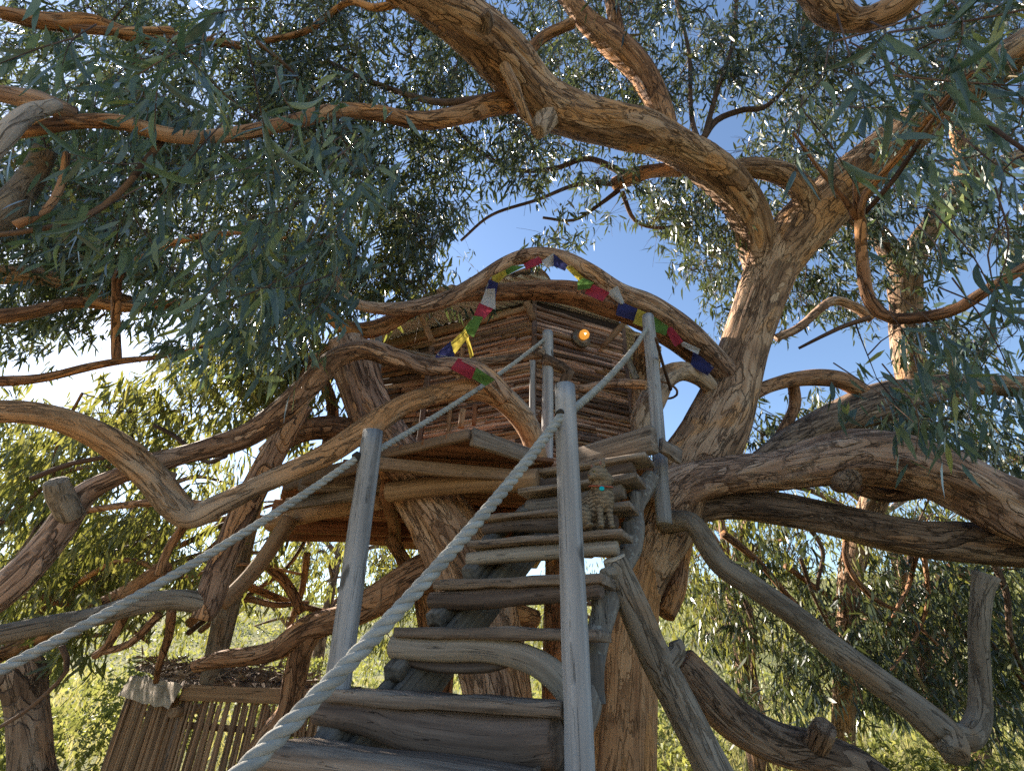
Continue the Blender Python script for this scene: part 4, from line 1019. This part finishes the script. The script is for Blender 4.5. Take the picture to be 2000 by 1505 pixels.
tmp = mesh_np('tmp', np.concatenate(Vc), np.concatenate(Fc))
to = bpy.data.objects.new('tmp', tmp); COL.objects.link(to)
rm = to.modifiers.new('r', 'REMESH'); rm.mode = 'VOXEL'; rm.voxel_size = .0042; rm.use_smooth_shade = True
sm = to.modifiers.new('s', 'SMOOTH'); sm.factor = .5; sm.iterations = 5
dg = bpy.context.evaluated_depsgraph_get()
cme = bpy.data.meshes.new_from_object(to.evaluated_get(dg)); cme.name = 'cat'
bpy.data.objects.remove(to); bpy.data.meshes.remove(tmp)
cme.polygons.foreach_set('use_smooth', np.ones(len(cme.polygons), bool))
m = NT('tabby_fur')
oc = m.n('ShaderNodeTexCoord').outputs['Object']
nz = m.noise(oc, 22, 4, .6)
wv = m.n('ShaderNodeTexWave', {'bands_direction': 'Z'}, Vector=oc, Scale=14.0, Distortion=8.0, Detail=3.0, Detail_Scale=2.5).outputs[0]
col = m.ramp(wv, [(.24, (.036, .025, .017)), (.46, (.19, .130, .075)), (.85, (.36, .262, .165))])
col = m.mix(m.math('MULTIPLY', nz, .7), col, (.13, .095, .062))
sx = m.n('ShaderNodeSeparateXYZ', i0=oc)
belly = m.n('ShaderNodeMapRange', Value=sx.outputs['Y'], i1=.015, i2=-.03, i3=0., i4=.55).outputs[0]
col = m.mix(belly, col, (.29, .225, .15))
fur = m.noise(m.scaled(oc, (1, 1, .4)), 420, 2, .6)
m.bsdf(m.mix(m.math('MULTIPLY', fur, .4), col, (.08, .06, .045)), .9, fur, .003, .7, .1)
CAT = link('cat', cme, m.m)
tag(CAT, 'brown tabby cat with turquoise collar tag sitting on a stair tread', 'cat')
A, B = STEPS[5]
cp = A + (B - A) * .895 - sin_ * .085
CAT.location = (cp[0], cp[1], cp[2] + .026)
CAT.rotation_euler = (0, 0, radians(6))
CAT.scale = (1.14, 1.14, 1.10)
def catpart(name, VF, mat, s=True):
    V, F = VF[:2]; return link(name, mesh_np(name, V, F, V, s), mat, CAT)
m = NT('cat_eye'); m.bsdf((.14, .13, .045), .2); eye = m.m
m = NT('cat_dark'); m.bsdf((.02, .016, .014), .35); dark = m.m
m = NT('cat_nose'); m.bsdf((.20, .095, .075), .6); nose = m.m
m = NT('collar_red'); m.bsdf((.32, .09, .05), .7); red = m.m
m = NT('tag_turquoise'); m.bsdf((.0, .42, .46), .35); turq = m.m
for s_ in (-1, 1):
    e0 = hd + fw * .046 + sd_ * s_ * .021 + up_ * .007
    ep = catpart('eye', ellipsoid(e0, (.006, .0085, .0045), 12, 8, [fw, sd_, up_]), eye)
    q = link('pupil', mesh_np('pupil', *ellipsoid(e0 + fw * .0045, (.003, .0025, .004), 8, 6, [fw, sd_, up_])[:2]), dark, ep)
    b0 = hd + sd_ * s_ * .034 + up_ * .050 + fw * .003
    catpart('inner_ear', ellipsoid(b0, (.003, .008, .015), 10, 6, [fw, sd_, up_]), nose)
catpart('nose', ellipsoid(hd + fw * .067 - up_ * .007, (.004, .006, .004), 10, 6, [fw, sd_, up_]), nose)
cc = np.array([-.003, .032, .236])
lp = [[cc[0] + .0585 * cos(q), cc[1] + .0575 * sin(q), cc[2] + .016 * sin(q) - .004, .0045] for q in np.linspace(0, 2 * pi, 22)]
catpart('collar', tube(np.array(lp), .01, 8), red)
catpart('tag', lathe(cc + [-.014, -.060, -.034], np.array([-.25, -1, .15]), [(-.003, .001), (-.003, .0125), (.003, .0125), (.004, .001)], 18), turq, False)
# ================================================================ foliage
LRS = np.random.default_rng(21)
def leaf_arrays(B, d, s, L, Wd, curl, droop):
    """six-vertex sickle leaves; all arguments row-wise"""
    dn_ = np.array([0, 0, -1.0])
    t = np.array([0, .3, .68, 1.0])
    c = B[:, None] + d[:, None] * (L[:, None] * t)[..., None] + s[:, None] * (L * curl)[:, None, None] * (t * t)[None, :, None] + dn_ * (L * droop)[:, None, None] * (t * t)[None, :, None]
    nm = np.cross(d, s)
    w1 = s * (Wd * .5)[:, None]; fold = nm * (Wd * .12)[:, None]
    V = np.stack([c[:, 0], c[:, 1] - w1 + fold, c[:, 1] + w1 + fold, c[:, 2] - w1 * .8 + fold, c[:, 2] + w1 * .8 + fold, c[:, 3]], 1)
    n = len(B)
    F = np.array([[0, 1, 2], [1, 3, 4], [1, 4, 2], [3, 5, 4]])
    return V.reshape(-1, 3), (F[None] + (np.arange(n) * 6)[:, None, None]).reshape(-1, 3)
def leaves_at(C, rs, per=9, L=.13, spread=.15, droop=.75, Wr=.17):
    """clusters of hanging leaves at points C"""
    n = len(C) * per
    base = np.repeat(C, per, 0)
    q = nrm(rs.normal(0, 1, (len(C), 3)) * [1, 1, .5] + [0, 0, -.5])
    q = np.repeat(q, per, 0)
    tt = rs.uniform(-1, 1, n)
    B = base + q * (tt * spread)[:, None] + rs.normal(0, spread * .22, (n, 3))
    d = nrm(rs.normal(0, .55, (n, 3)) + q * .25 + np.array([0, 0, -droop]))
    s = nrm(np.cross(d, rs.normal(0, 1, (n, 3))))
    Ln = L * rs.uniform(.6, 1.25, n)
    return leaf_arrays(B, d, s, Ln, Ln * Wr * rs.uniform(.8, 1.3, n), rs.uniform(-.05, .32, n), rs.uniform(0, .25, n)), np.repeat(rs.uniform(0, 1, n), 6)
def leaf_obj(name, C, mat, parent, rs, **kw):
    (V, F), r = leaves_at(C, rs, **kw)
    me = mesh_np(name, V, F, None, True, r)
    return link(name, me, mat, parent)

HOLES = [(820, 690, 150, 75), (700, 650, 60, 40), (960, 455, 85, 48), (1190, 535, 120, 60), (1250, 600, 60, 40), (1620, 680, 70, 60), (1905, 560, 70, 80), (1412, 260, 36, 60), (1340, 590, 40, 50), (1230, 470, 60, 40), (1000, 400, 45, 35), (1100, 380, 40, 30), (200, 700, 110, 40), (1440, 880, 60, 22), (1680, 20, 30, 20)]
def in_hole(x, y, k=1.0):
    for cx, cy, rx, ry in HOLES:
        if ((x - cx) / (rx * k)) ** 2 + ((y - cy) / (ry * k)) ** 2 < 1: return True
    return False
def clump_points(ells, rs):
    out = []
    for cx, cy, rx, ry, D0, D1, n in ells:
        k = 0
        while k < n:
            a, r = rs.uniform(0, 2 * pi), math.sqrt(rs.uniform(0, 1))
            x, y = cx + rx * r * cos(a), cy + ry * r * sin(a)
            k += 1
            if in_hole(x, y, 1.15): continue
            out.append(P(x, y, rs.uniform(D0, D1)))
    return np.array(out)
def project(Pw):
    zc = Pw @ _F
    return 1000 + FPX * (Pw @ _R) / zc, 752.5 - FPX * (Pw @ _U) / zc
def crown(tree, key, ells, mat, rs, csz=.34, ncl=7, per=9, L=.13, name='crown', drop=None, droop=.75, twig_r=.010, sq=.7):
    cl = clump_points(ells, rs)
    nodes = np.concatenate([s[:, :3] for s in SKEL[key]])
    parts = []
    order = np.argsort(np.min(np.linalg.norm(cl[:, None] - nodes[None, ::4], axis=2), axis=1))
    new = [nodes]
    allC = []
    for i in order:
        c = cl[i]
        N_ = np.concatenate(new) if len(new) > 40 else None
        if N_ is not None: new = [N_]
        bd, bp = 1e9, None
        for a in new:
            dd_ = np.linalg.norm(a - c, axis=1); j = dd_.argmin()
            if dd_[j] < bd: bd, bp = dd_[j], a[j]
        ln = bd
        mid = (bp + c) / 2 + rs.normal(0, .10, 3) * ln + [0, 0, .10 * ln]
        r0 = min(.004 + .007 * ln, .018) * twig_r / .010
        pts = np.array([[*bp, r0], [*mid, r0 * .75], [*c, r0 * .4]])
        parts.append(tube(pts, max(.12, ln / 6), 5, 0, caps=(False, True), rs=rs))
        new.append(spline(pts, .15)[2:, :3])
        sub = c + rs.normal(0, csz, (ncl, 3)) * [1, 1, sq]
        sub[:, 2] -= abs(rs.normal(0, csz * .3, ncl))
        for s_ in sub:
            m_ = (c + s_) / 2 + [0, 0, .04]
            parts.append(tube(np.array([[*c, r0 * .4], [*m_, r0 * .3], [*s_, .0015]]), .2, 4, 0, caps=(False, False), rs=rs))
        allC.append(sub)
    C = np.concatenate(allC)
    if drop is not None: C = drop(C)
    x, y = project(C)
    keep = np.array([not in_hole(a, b, .9) for a, b in zip(x, y)])
    C = C[keep]
    o = leaf_obj(name, C, mat, tree, rs, per=per, L=L, droop=droop)
    o['kind'] = 'stuff'
    tw = obj('twigs', join(parts), M['twig'], tree); tw['kind'] = 'stuff'
    return o

UP = [(330, 120, 420, 190, 5.5, 9.0, 117), (350, 380, 420, 170, 5.0, 8.5, 106), (700, 120, 230, 180, 5.5, 9, 64), (720, 340, 170, 150, 5.2, 8, 42), (810, 480, 105, 95, 5.2, 7.5, 34), (1000, 60, 260, 110, 6, 9.5, 47), (945, 300, 130, 130, 5.6, 7.6, 27), (1070, 450, 50, 32, 5.8, 6.4, 4), (1250, 110, 200, 150, 6, 9.5, 44), (1220, 390, 150, 70, 6, 8.5, 17), (1375, 500, 95, 120, 6.2, 8.5, 29), (1480, 140, 160, 170, 6, 9.5, 39), (1110, 200, 170, 120, 6.5, 9, 20), (1590, 590, 90, 70, 6.5, 8.5, 9), (1800, 100, 250, 150, 4.5, 8, 40), (560, 600, 170, 170, 5.0, 7.5, 33), (300, 620, 320, 110, 5.5, 8.5, 19), (1330, 380, 100, 60, 6.5, 8.5, 10)]
UP += [(130, 500, 190, 110, 4.8, 7.5, 40), (90, 640, 150, 50, 5, 7.5, 10), (150, 330, 200, 120, 5, 8, 24), (500, 250, 200, 140, 5.5, 8.5, 30), (1500, 330, 120, 80, 7, 9, 10)]
crown(T1, 'A', UP, M['leaf'], LRS, csz=.27, ncl=9, per=12, L=.155)
LEFT = [(150, 980, 220, 170, 4.5, 8, 59), (110, 850, 170, 90, 4.5, 7, 15), (430, 780, 160, 70, 4.8, 7, 21), (350, 1090, 170, 80, 5, 8, 23), (640, 1120, 150, 60, 7.5, 11, 18), (640, 500, 160, 130, 5, 7, 28), (520, 720, 90, 60, 4.5, 6.5, 9), (100, 1180, 130, 60, 4.5, 7, 14)]
crown(T2, 'B', LEFT, M['leaf_back'], LRS, csz=.26, ncl=8, per=12, L=.17, droop=1.1, sq=1.2)
RIGHT = [(1900, 420, 170, 180, 6.5, 9.5, 49), (1620, 480, 110, 130, 7, 9.5, 28), (1880, 850, 200, 90, 5.5, 8.5, 33), (1640, 830, 130, 55, 6.5, 9, 16), (1490, 830, 60, 60, 6.5, 9, 7), (1880, 690, 130, 90, 6.0, 9, 19), (1640, 290, 140, 120, 7, 10, 22), (1950, 1130, 120, 60, 6, 9, 8), (1500, 1190, 170, 130, 6, 9, 34), (1760, 1210, 200, 150, 6, 9, 48), (1950, 1300, 100, 150, 5.5, 8.5, 18), (1620, 1340, 180, 60, 6, 9, 15)]
crown(T3, 'C', RIGHT, M['leaf'], LRS, csz=.28, ncl=8, per=12, L=.165, droop=.9)

# ---- near sprays: the leaves one can pick apart
NEAR = []
nrs = np.random.default_rng(31)
def near_leaf_mesh(i, rs):
    n = 9
    cv = rs.uniform(.12, .45); V = []; F = []
    for q in range(n):
        t = q / (n - 1)
        w = .5 * (sin(pi * min(t * .93 + .05, 1)) ** .8) * (1 - .35 * t)
        if q == 0: w = .03
        if q == n - 1: w = .01
        c = np.array([cv * t * t, .10 * sin(t * 3 + i) * t, -t])
        V += [c + [-w * .145, .03 * w, 0], c + [0, -.012, 0], c + [w * .145, .03 * w, 0]]
    for q in range(n - 1):
        a = q * 3
        F += [[a, a + 1, a + 4, a + 3], [a + 1, a + 2, a + 5, a + 4]]
    V = np.array(V)
    me = mesh_np('leaf', V, np.array(F), None, True, np.full(len(V), rs.uniform(0, 1)))
    me.materials.append(M['leaf_near'])
    return me
NLM = [near_leaf_mesh(i, nrs) for i in range(10)]
nl_count = 0
near_parts = []
def spray(px, py, D, n, L=.17, dirx=0.0, limit=300):
    """a hanging spray: short stalk and n leaves fanning from it"""
    global nl_count
    c = P(px, py, D)
    q = nrm(np.array([dirx + nrs.normal(0, .25), nrs.normal(0, .3), -.55]))
    ln = .05 * n ** .6 * L / .12
    near_parts.append(tube(np.array([[*(c - q * ln * .7 + [nrs.normal(0, .05), .05, .12]), .004], [*c, .003], [*(c + q * ln), .0016]]), .06, 6, 0, rs=nrs))
    for i in range(n):
        if nl_count >= limit: return
        b = c + q * ln * (i / n)
        d = nrm(np.array([dirx * .5, 0, -1.0]) + nrs.normal(0, .42, 3))
        o = bpy.data.objects.new('leaf', NLM[nrs.integers(10)])
        COL.objects.link(o); o.parent = T1
        z = -Vector(d)
        rot = z.to_track_quat('Z', 'Y').to_matrix().to_4x4() @ Matrix.Rotation(nrs.uniform(0, 6.28), 4, 'Z')
        sc_ = L * nrs.uniform(.65, 1.2)
        rot = Matrix.Translation(Vector(b)) @ rot @ Matrix.Diagonal((sc_ * nrs.uniform(.9, 1.3), sc_, sc_, 1))
        o.matrix_world = rot
        nl_count += 1
for px, py, D, n, dx in ((330, 110, 2.0, 8, -.2), (400, 60, 1.9, 9, 0), (455, 20, 1.9, 8, .1), (140, 80, 2.2, 6, -.3), (75, 95, 2.3, 4, -.4), (310, 150, 1.9, 7, -.2), (440, 185, 1.75, 12, 0), (500, 170, 1.9, 10, .2), (560, 200, 2.1, 7, .3), (380, 300, 2.1, 8, 0),
                         (480, 330, 2.2, 8, 0), (560, 300, 2.2, 7, .2), (640, 330, 2.2, 8, .1), (700, 360, 2.4, 6, .3), (220, 320, 2.3, 6, -.1), (180, 420, 2.4, 6, -.1), (520, 440, 2.2, 9, 0), (600, 470, 2.2, 9, .1), (660, 440, 2.3, 7, .2), (580, 560, 2.1, 9, 0), (520, 560, 2.3, 7, -.1), (450, 530, 2.3, 7, 0), (630, 590, 2.2, 6, .1), (390, 470, 2.4, 6, 0),
                         (1880, 40, 1.45, 10, -.1), (1950, 30, 1.4, 9, .1), (1800, 30, 1.6, 10, -.1), (1730, 60, 1.75, 9, -.1), (1660, 110, 1.9, 9, -.2), (1600, 160, 2.1, 8, -.2), (1560, 260, 2.3, 5, -.2), (1680, 210, 2.0, 8, 0), (1620, 280, 2.2, 5, .1), (1780, 150, 1.8, 7, 0), (1870, 160, 1.7, 5, .2), (1930, 310, 2.0, 6, .1), (1830, 480, 2.4, 6, 0), (1900, 500, 2.2, 7, .1), (1970, 480, 2.0, 8, 0), (1760, 640, 2.6, 6, 0), (1840, 650, 2.5, 7, .1), (1930, 640, 2.2, 7, 0), (1720, 770, 2.6, 5, -.1), (1790, 800, 2.6, 6, 0), (1980, 620, 2.0, 6, 0)):
    spray(px, py, D, n, .20, dx)
tw = obj('leaf_stalks', join(near_parts), M['twig'], T1); tw['kind'] = 'stuff'
# mid-distance hanging foliage in front of the hut side, too small to pick apart
MID = [(430, 330, 330, 240, 2.7, 4.2, 44), (520, 560, 140, 170, 2.8, 4.0, 34), (180, 250, 200, 200, 2.9, 4.2, 18), (1850, 250, 160, 190, 2.4, 3.6, 14), (1850, 760, 150, 130, 2.8, 4.0, 12), (1950, 550, 60, 120, 2.3, 3.2, 10)]
crown(T1, 'A', MID, M['leaf_near'], LRS, csz=.15, ncl=4, per=7, L=.16, name='hanging_foliage', droop=1.2, twig_r=.007)

# ================================================================ eucalypts standing behind
def back_tree(x, y, h, lean, seed, label, dens=1.0, cr=2.2, low=.25, mat='leaf_back', bark='bark_pink', L=.17):
    rs = np.random.default_rng(seed)
    t = empty('background_tree', label, 'tree', 'eucalypts standing behind the treehouse')
    z0 = float(ground_h(x, y)) - .2
    key = 'bg%d' % seed
    tx, ty = x + lean * h, y + rs.normal(0, .3)
    tr = np.array([[x, y, z0, .16], [x + lean * h * .2 + rs.normal(0, .1), y, z0 + h * .3, .14], [x + lean * h * .6, (y + ty) / 2, z0 + h * .65, .10], [tx, ty, z0 + h, .04]])
    limb(t, key, 'trunk', tr, bark, 12, .07, .14, xyz=True)
    cen = []
    for i in range(7):
        f = rs.uniform(.3, .95)
        b0 = spline(tr, .1); b0 = b0[int(f * (len(b0) - 1))][:3]
        a = rs.uniform(0, 2 * pi); rr2 = cr * rs.uniform(.5, 1.0)
        e0 = b0 + [cos(a) * rr2, sin(a) * rr2, rs.uniform(.2, 1.1)]
        limb(t, key, 'limb', np.array([[*b0, .07], [*((b0 + e0) / 2 + [0, 0, .35]), .05], [*e0, .02]]), bark, 8, .05, .16, xyz=True)
        cen += [e0, (b0 + e0) / 2 + [0, 0, .3]]
    cen = np.array(cen)
    n = int(70 * dens)
    c = cen[rs.integers(len(cen), size=n)] + rs.normal(0, cr * .30, (n, 3))
    # pendulous branchlets: strings of clusters hanging below each point
    hang = rs.uniform(.3, 1.5, n)
    C = np.concatenate([c + np.column_stack([rs.normal(0, .10, n), rs.normal(0, .10, n), -hang * q]) for q in np.linspace(0, 1, 6)])
    C = C[C[:, 2] > z0 + h * low * .5]
    px_, py_ = project(C)
    ok = np.array([not in_hole(a, b, .9) for a, b in zip(px_, py_)])
    C = C[ok]
    o = leaf_obj('crown', C, M[mat], t, rs, per=9, L=L, spread=.2, droop=1.3); o['kind'] = 'stuff'
    parts = []
    for i in range(0, n, 2):
        nd = cen[np.linalg.norm(cen - c[i], axis=1).argmin()]
        parts.append(tube(np.array([[*nd, .014], [*((nd + c[i]) / 2 + [0, 0, .15]), .010], [*c[i], .005], [*(c[i] - [0, 0, hang[i]]), .002]]), .3, 4, 0, caps=(False, False), rs=rs))
    w = obj('twigs', join(parts), M['twig'], t); w['kind'] = 'stuff'
    return t
back_tree(3.9, 9.2, 4.6, .04, 110, 'low weeping eucalypt behind the leaning log', .75, 1.9, low=.1)
back_tree(6.6, 8.6, 4.6, .0, 111, 'low weeping eucalypt below the twin right limbs', .75, 2.0, low=.1)
back_tree(9.4, 8.2, 4.8, .0, 112, 'low weeping eucalypt right of the sawn upright', .75, 2.1, low=.1)
back_tree(5.2, 11.5, 6.0, .05, 101, 'drooping dark eucalypt just right of the big trunk', 1.5, 2.3)
back_tree(8.8, 11.0, 5.6, -.03, 102, 'drooping eucalypt behind the sagging grey bough', 1.5, 2.4)
back_tree(12.5, 10.5, 6.5, .0, 103, 'drooping eucalypt at the right edge behind the sawn upright', 1.5, 2.6)
back_tree(3.2, 15.0, 6.0, .0, 104, 'slender eucalypt seen under the landing right of the stair', 1.1, 2.2)
back_tree(-1.6, 14.0, 5.6, .0, 105, 'eucalypt seen under the deck behind the bent trunk', 1.0, 2.0)
back_tree(-4.5, 13.5, 5.6, .0, 106, 'bright backlit eucalypt above the cane shelter', .65, 2.0)
back_tree(-8.2, 10.5, 5.4, .03, 107, 'yellow-green backlit eucalypt beyond the sweeping left boughs', .8, 2.6)
back_tree(-11.5, 9.0, 5.0, .0, 108, 'backlit eucalypt at the far left edge', .8, 2.6)
back_tree(-6.5, 16.5, 6.0, .0, 109, 'tall backlit eucalypt rising behind the left foliage', .8, 3.0)

# ================================================================ shrubs, scrub and grass
def shrub(x, y, r, h, seed, label):
    rs = np.random.default_rng(seed)
    t = empty('shrub', label, 'shrub', 'sunlit shrubs around the clearing')
    z0 = float(ground_h(x, y))
    st = []
    for i in range(6):
        a = rs.uniform(0, 6.28)
        st.append(tube(np.array([[x, y, z0 - .05, .014], [x + cos(a) * r * .3, y + sin(a) * r * .3, z0 + h * .5, .010], [x + cos(a) * r * .6, y + sin(a) * r * .6, z0 + h * .85, .004]]), .2, 5, 0, rs=rs))
    w = obj('stems', join(st), M['twig'], t)
    n = int(150 * r * h) + 60
    u = nrm(rs.normal(0, 1, (n, 3))) * (rs.uniform(.35, 1, n) ** .5)[:, None]
    C = np.array([x, y, z0 + h * .55]) + u * [r, r, h * .5]
    (V, F), rn = leaves_at(C, rs, per=12, L=.095, spread=.10, droop=-.1, Wr=.34)
    o = link('foliage', mesh_np('foliage', V, F, None, True, rn), M['shrub_leaf'], t); o['kind'] = 'stuff'
SH = [(-6.1, 7.2, .9, 1.1, 'lime green shrub left of the cane shelter'), (-7.6, 7.6, .9, .9, 'low lime shrub beyond the dead trunk'), (-5.3, 8.9, .9, 1.6, 'leafy green shrub behind the shelter corner'), (-8.6, 9.4, 1.2, 1.6, 'rounded yellow-green shrub far left in the meadow'), (-4.0, 11.5, 1.1, 1.4, 'bright shrub above the shelter roof'), (-2.0, 9.5, .9, 1.1, 'small shrub glimpsed left of the bent trunk'), (-.2, 11.0, 1.0, 1.0, 'small shrub glimpsed between the treads'), (2.3, 7.2, .7, .9, 'broad-leaved shrub behind the leaning log'), (4.6, 7.4, .8, .8, 'low shrub under the lower right bough'), (6.8, 8.2, 1.0, .9, 'low yellow shrub right of the knotted bough')]
for i, (x, y, r, h, lb) in enumerate(SH): shrub(x, y, r, h, 300 + i, lb)
# scrub covering the hillside, read as one mass
n = 5200
yy = 13 + 95 * LRS.uniform(0, 1, n) ** 1.7; xx = LRS.uniform(-1.15, 1.15, n) * (yy + 3)
sz = .25 + yy * .012
hz_ = ground_h(xx, yy) + sz * LRS.uniform(0, 1.6, n) * (.5 + .5 * np.sin(xx * .7) * np.sin(yy * .5))
C = np.column_stack([xx, yy, hz_])
n2 = len(C); per = 11
base = np.repeat(C, per, 0); k_ = np.repeat(sz, per)
B = base + LRS.normal(0, 1, (n2 * per, 3)) * (k_ * .55)[:, None] * [1, 1, .5]
d = nrm(LRS.normal(0, 1, (n2 * per, 3)) + [0, 0, .3]); s = nrm(np.cross(d, LRS.normal(0, 1, (n2 * per, 3))))
L_ = k_ * LRS.uniform(.25, .5, n2 * per)
V, F = leaf_arrays(B, d, s, L_, L_ * .4, np.zeros(len(L_)), np.zeros(len(L_)))
tag(link('hillside_scrub', mesh_np('hillside_scrub', V, F, None, True, np.repeat(np.repeat(LRS.uniform(0, 1, n2), per), 6)), M['shrub_leaf']), 'pale green scrub covering the hillside beyond the clearing', 'scrub', kind='stuff')
n = 26000
yy = 2.5 + 26 * LRS.uniform(0, 1, n) ** 1.5; xx = LRS.uniform(-1.2, 1.2, n) * (yy + 1)
B = np.column_stack([xx, yy, ground_h(xx, yy) - .02])
d = nrm(LRS.normal(0, .28, (n, 3)) + [0, 0, 1]); s = nrm(np.cross(d, LRS.normal(0, 1, (n, 3))))
L_ = LRS.uniform(.18, .55, n)
V, F = leaf_arrays(B, d, s, L_, np.full(n, .012) + yy * .0012, LRS.uniform(.1, .5, n), np.zeros(n))
tag(link('grass', mesh_np('grass', V, F, None, True, np.repeat(LRS.uniform(0, 1, n), 6)), M['grass']), 'tall yellow-green grass of the clearing', 'grass', kind='stuff')
# leaf litter on the shelter roof
n = 900
a_, b_ = LRS.uniform(0, 1, n), LRS.uniform(0, 1, n)
q4 = np.array(c4)
B = (q4[0] * (1 - a_)[:, None] + q4[1] * a_[:, None]) * (1 - b_)[:, None] + (q4[3] * (1 - a_)[:, None] + q4[2] * a_[:, None]) * b_[:, None] + np.column_stack([np.zeros(n), np.zeros(n), LRS.uniform(.01, .06, n)])
d = nrm(LRS.normal(0, 1, (n, 3)) * [1, 1, .35]); s = nrm(np.cross(d, LRS.normal(0, 1, (n, 3))))
V, F = leaf_arrays(B, d, s, LRS.uniform(.08, .17, n), np.full(n, .02), LRS.uniform(0, .4, n), np.zeros(n))
m = NT('dry_litter')
m.bsdf(m.ramp(m.n('ShaderNodeAttribute', {'attribute_name': 'rnd'}).outputs[2], [(0, (.10, .065, .045)), (.5, (.22, .15, .10)), (1, (.36, .28, .20))]), .85)
tag(link('leaf_litter', mesh_np('leaf_litter', V, F, None, True, np.repeat(LRS.uniform(0, 1, n), 6)), m.m), 'dry brown leaf litter lying on the cane shelter roof', 'leaf litter', kind='stuff')
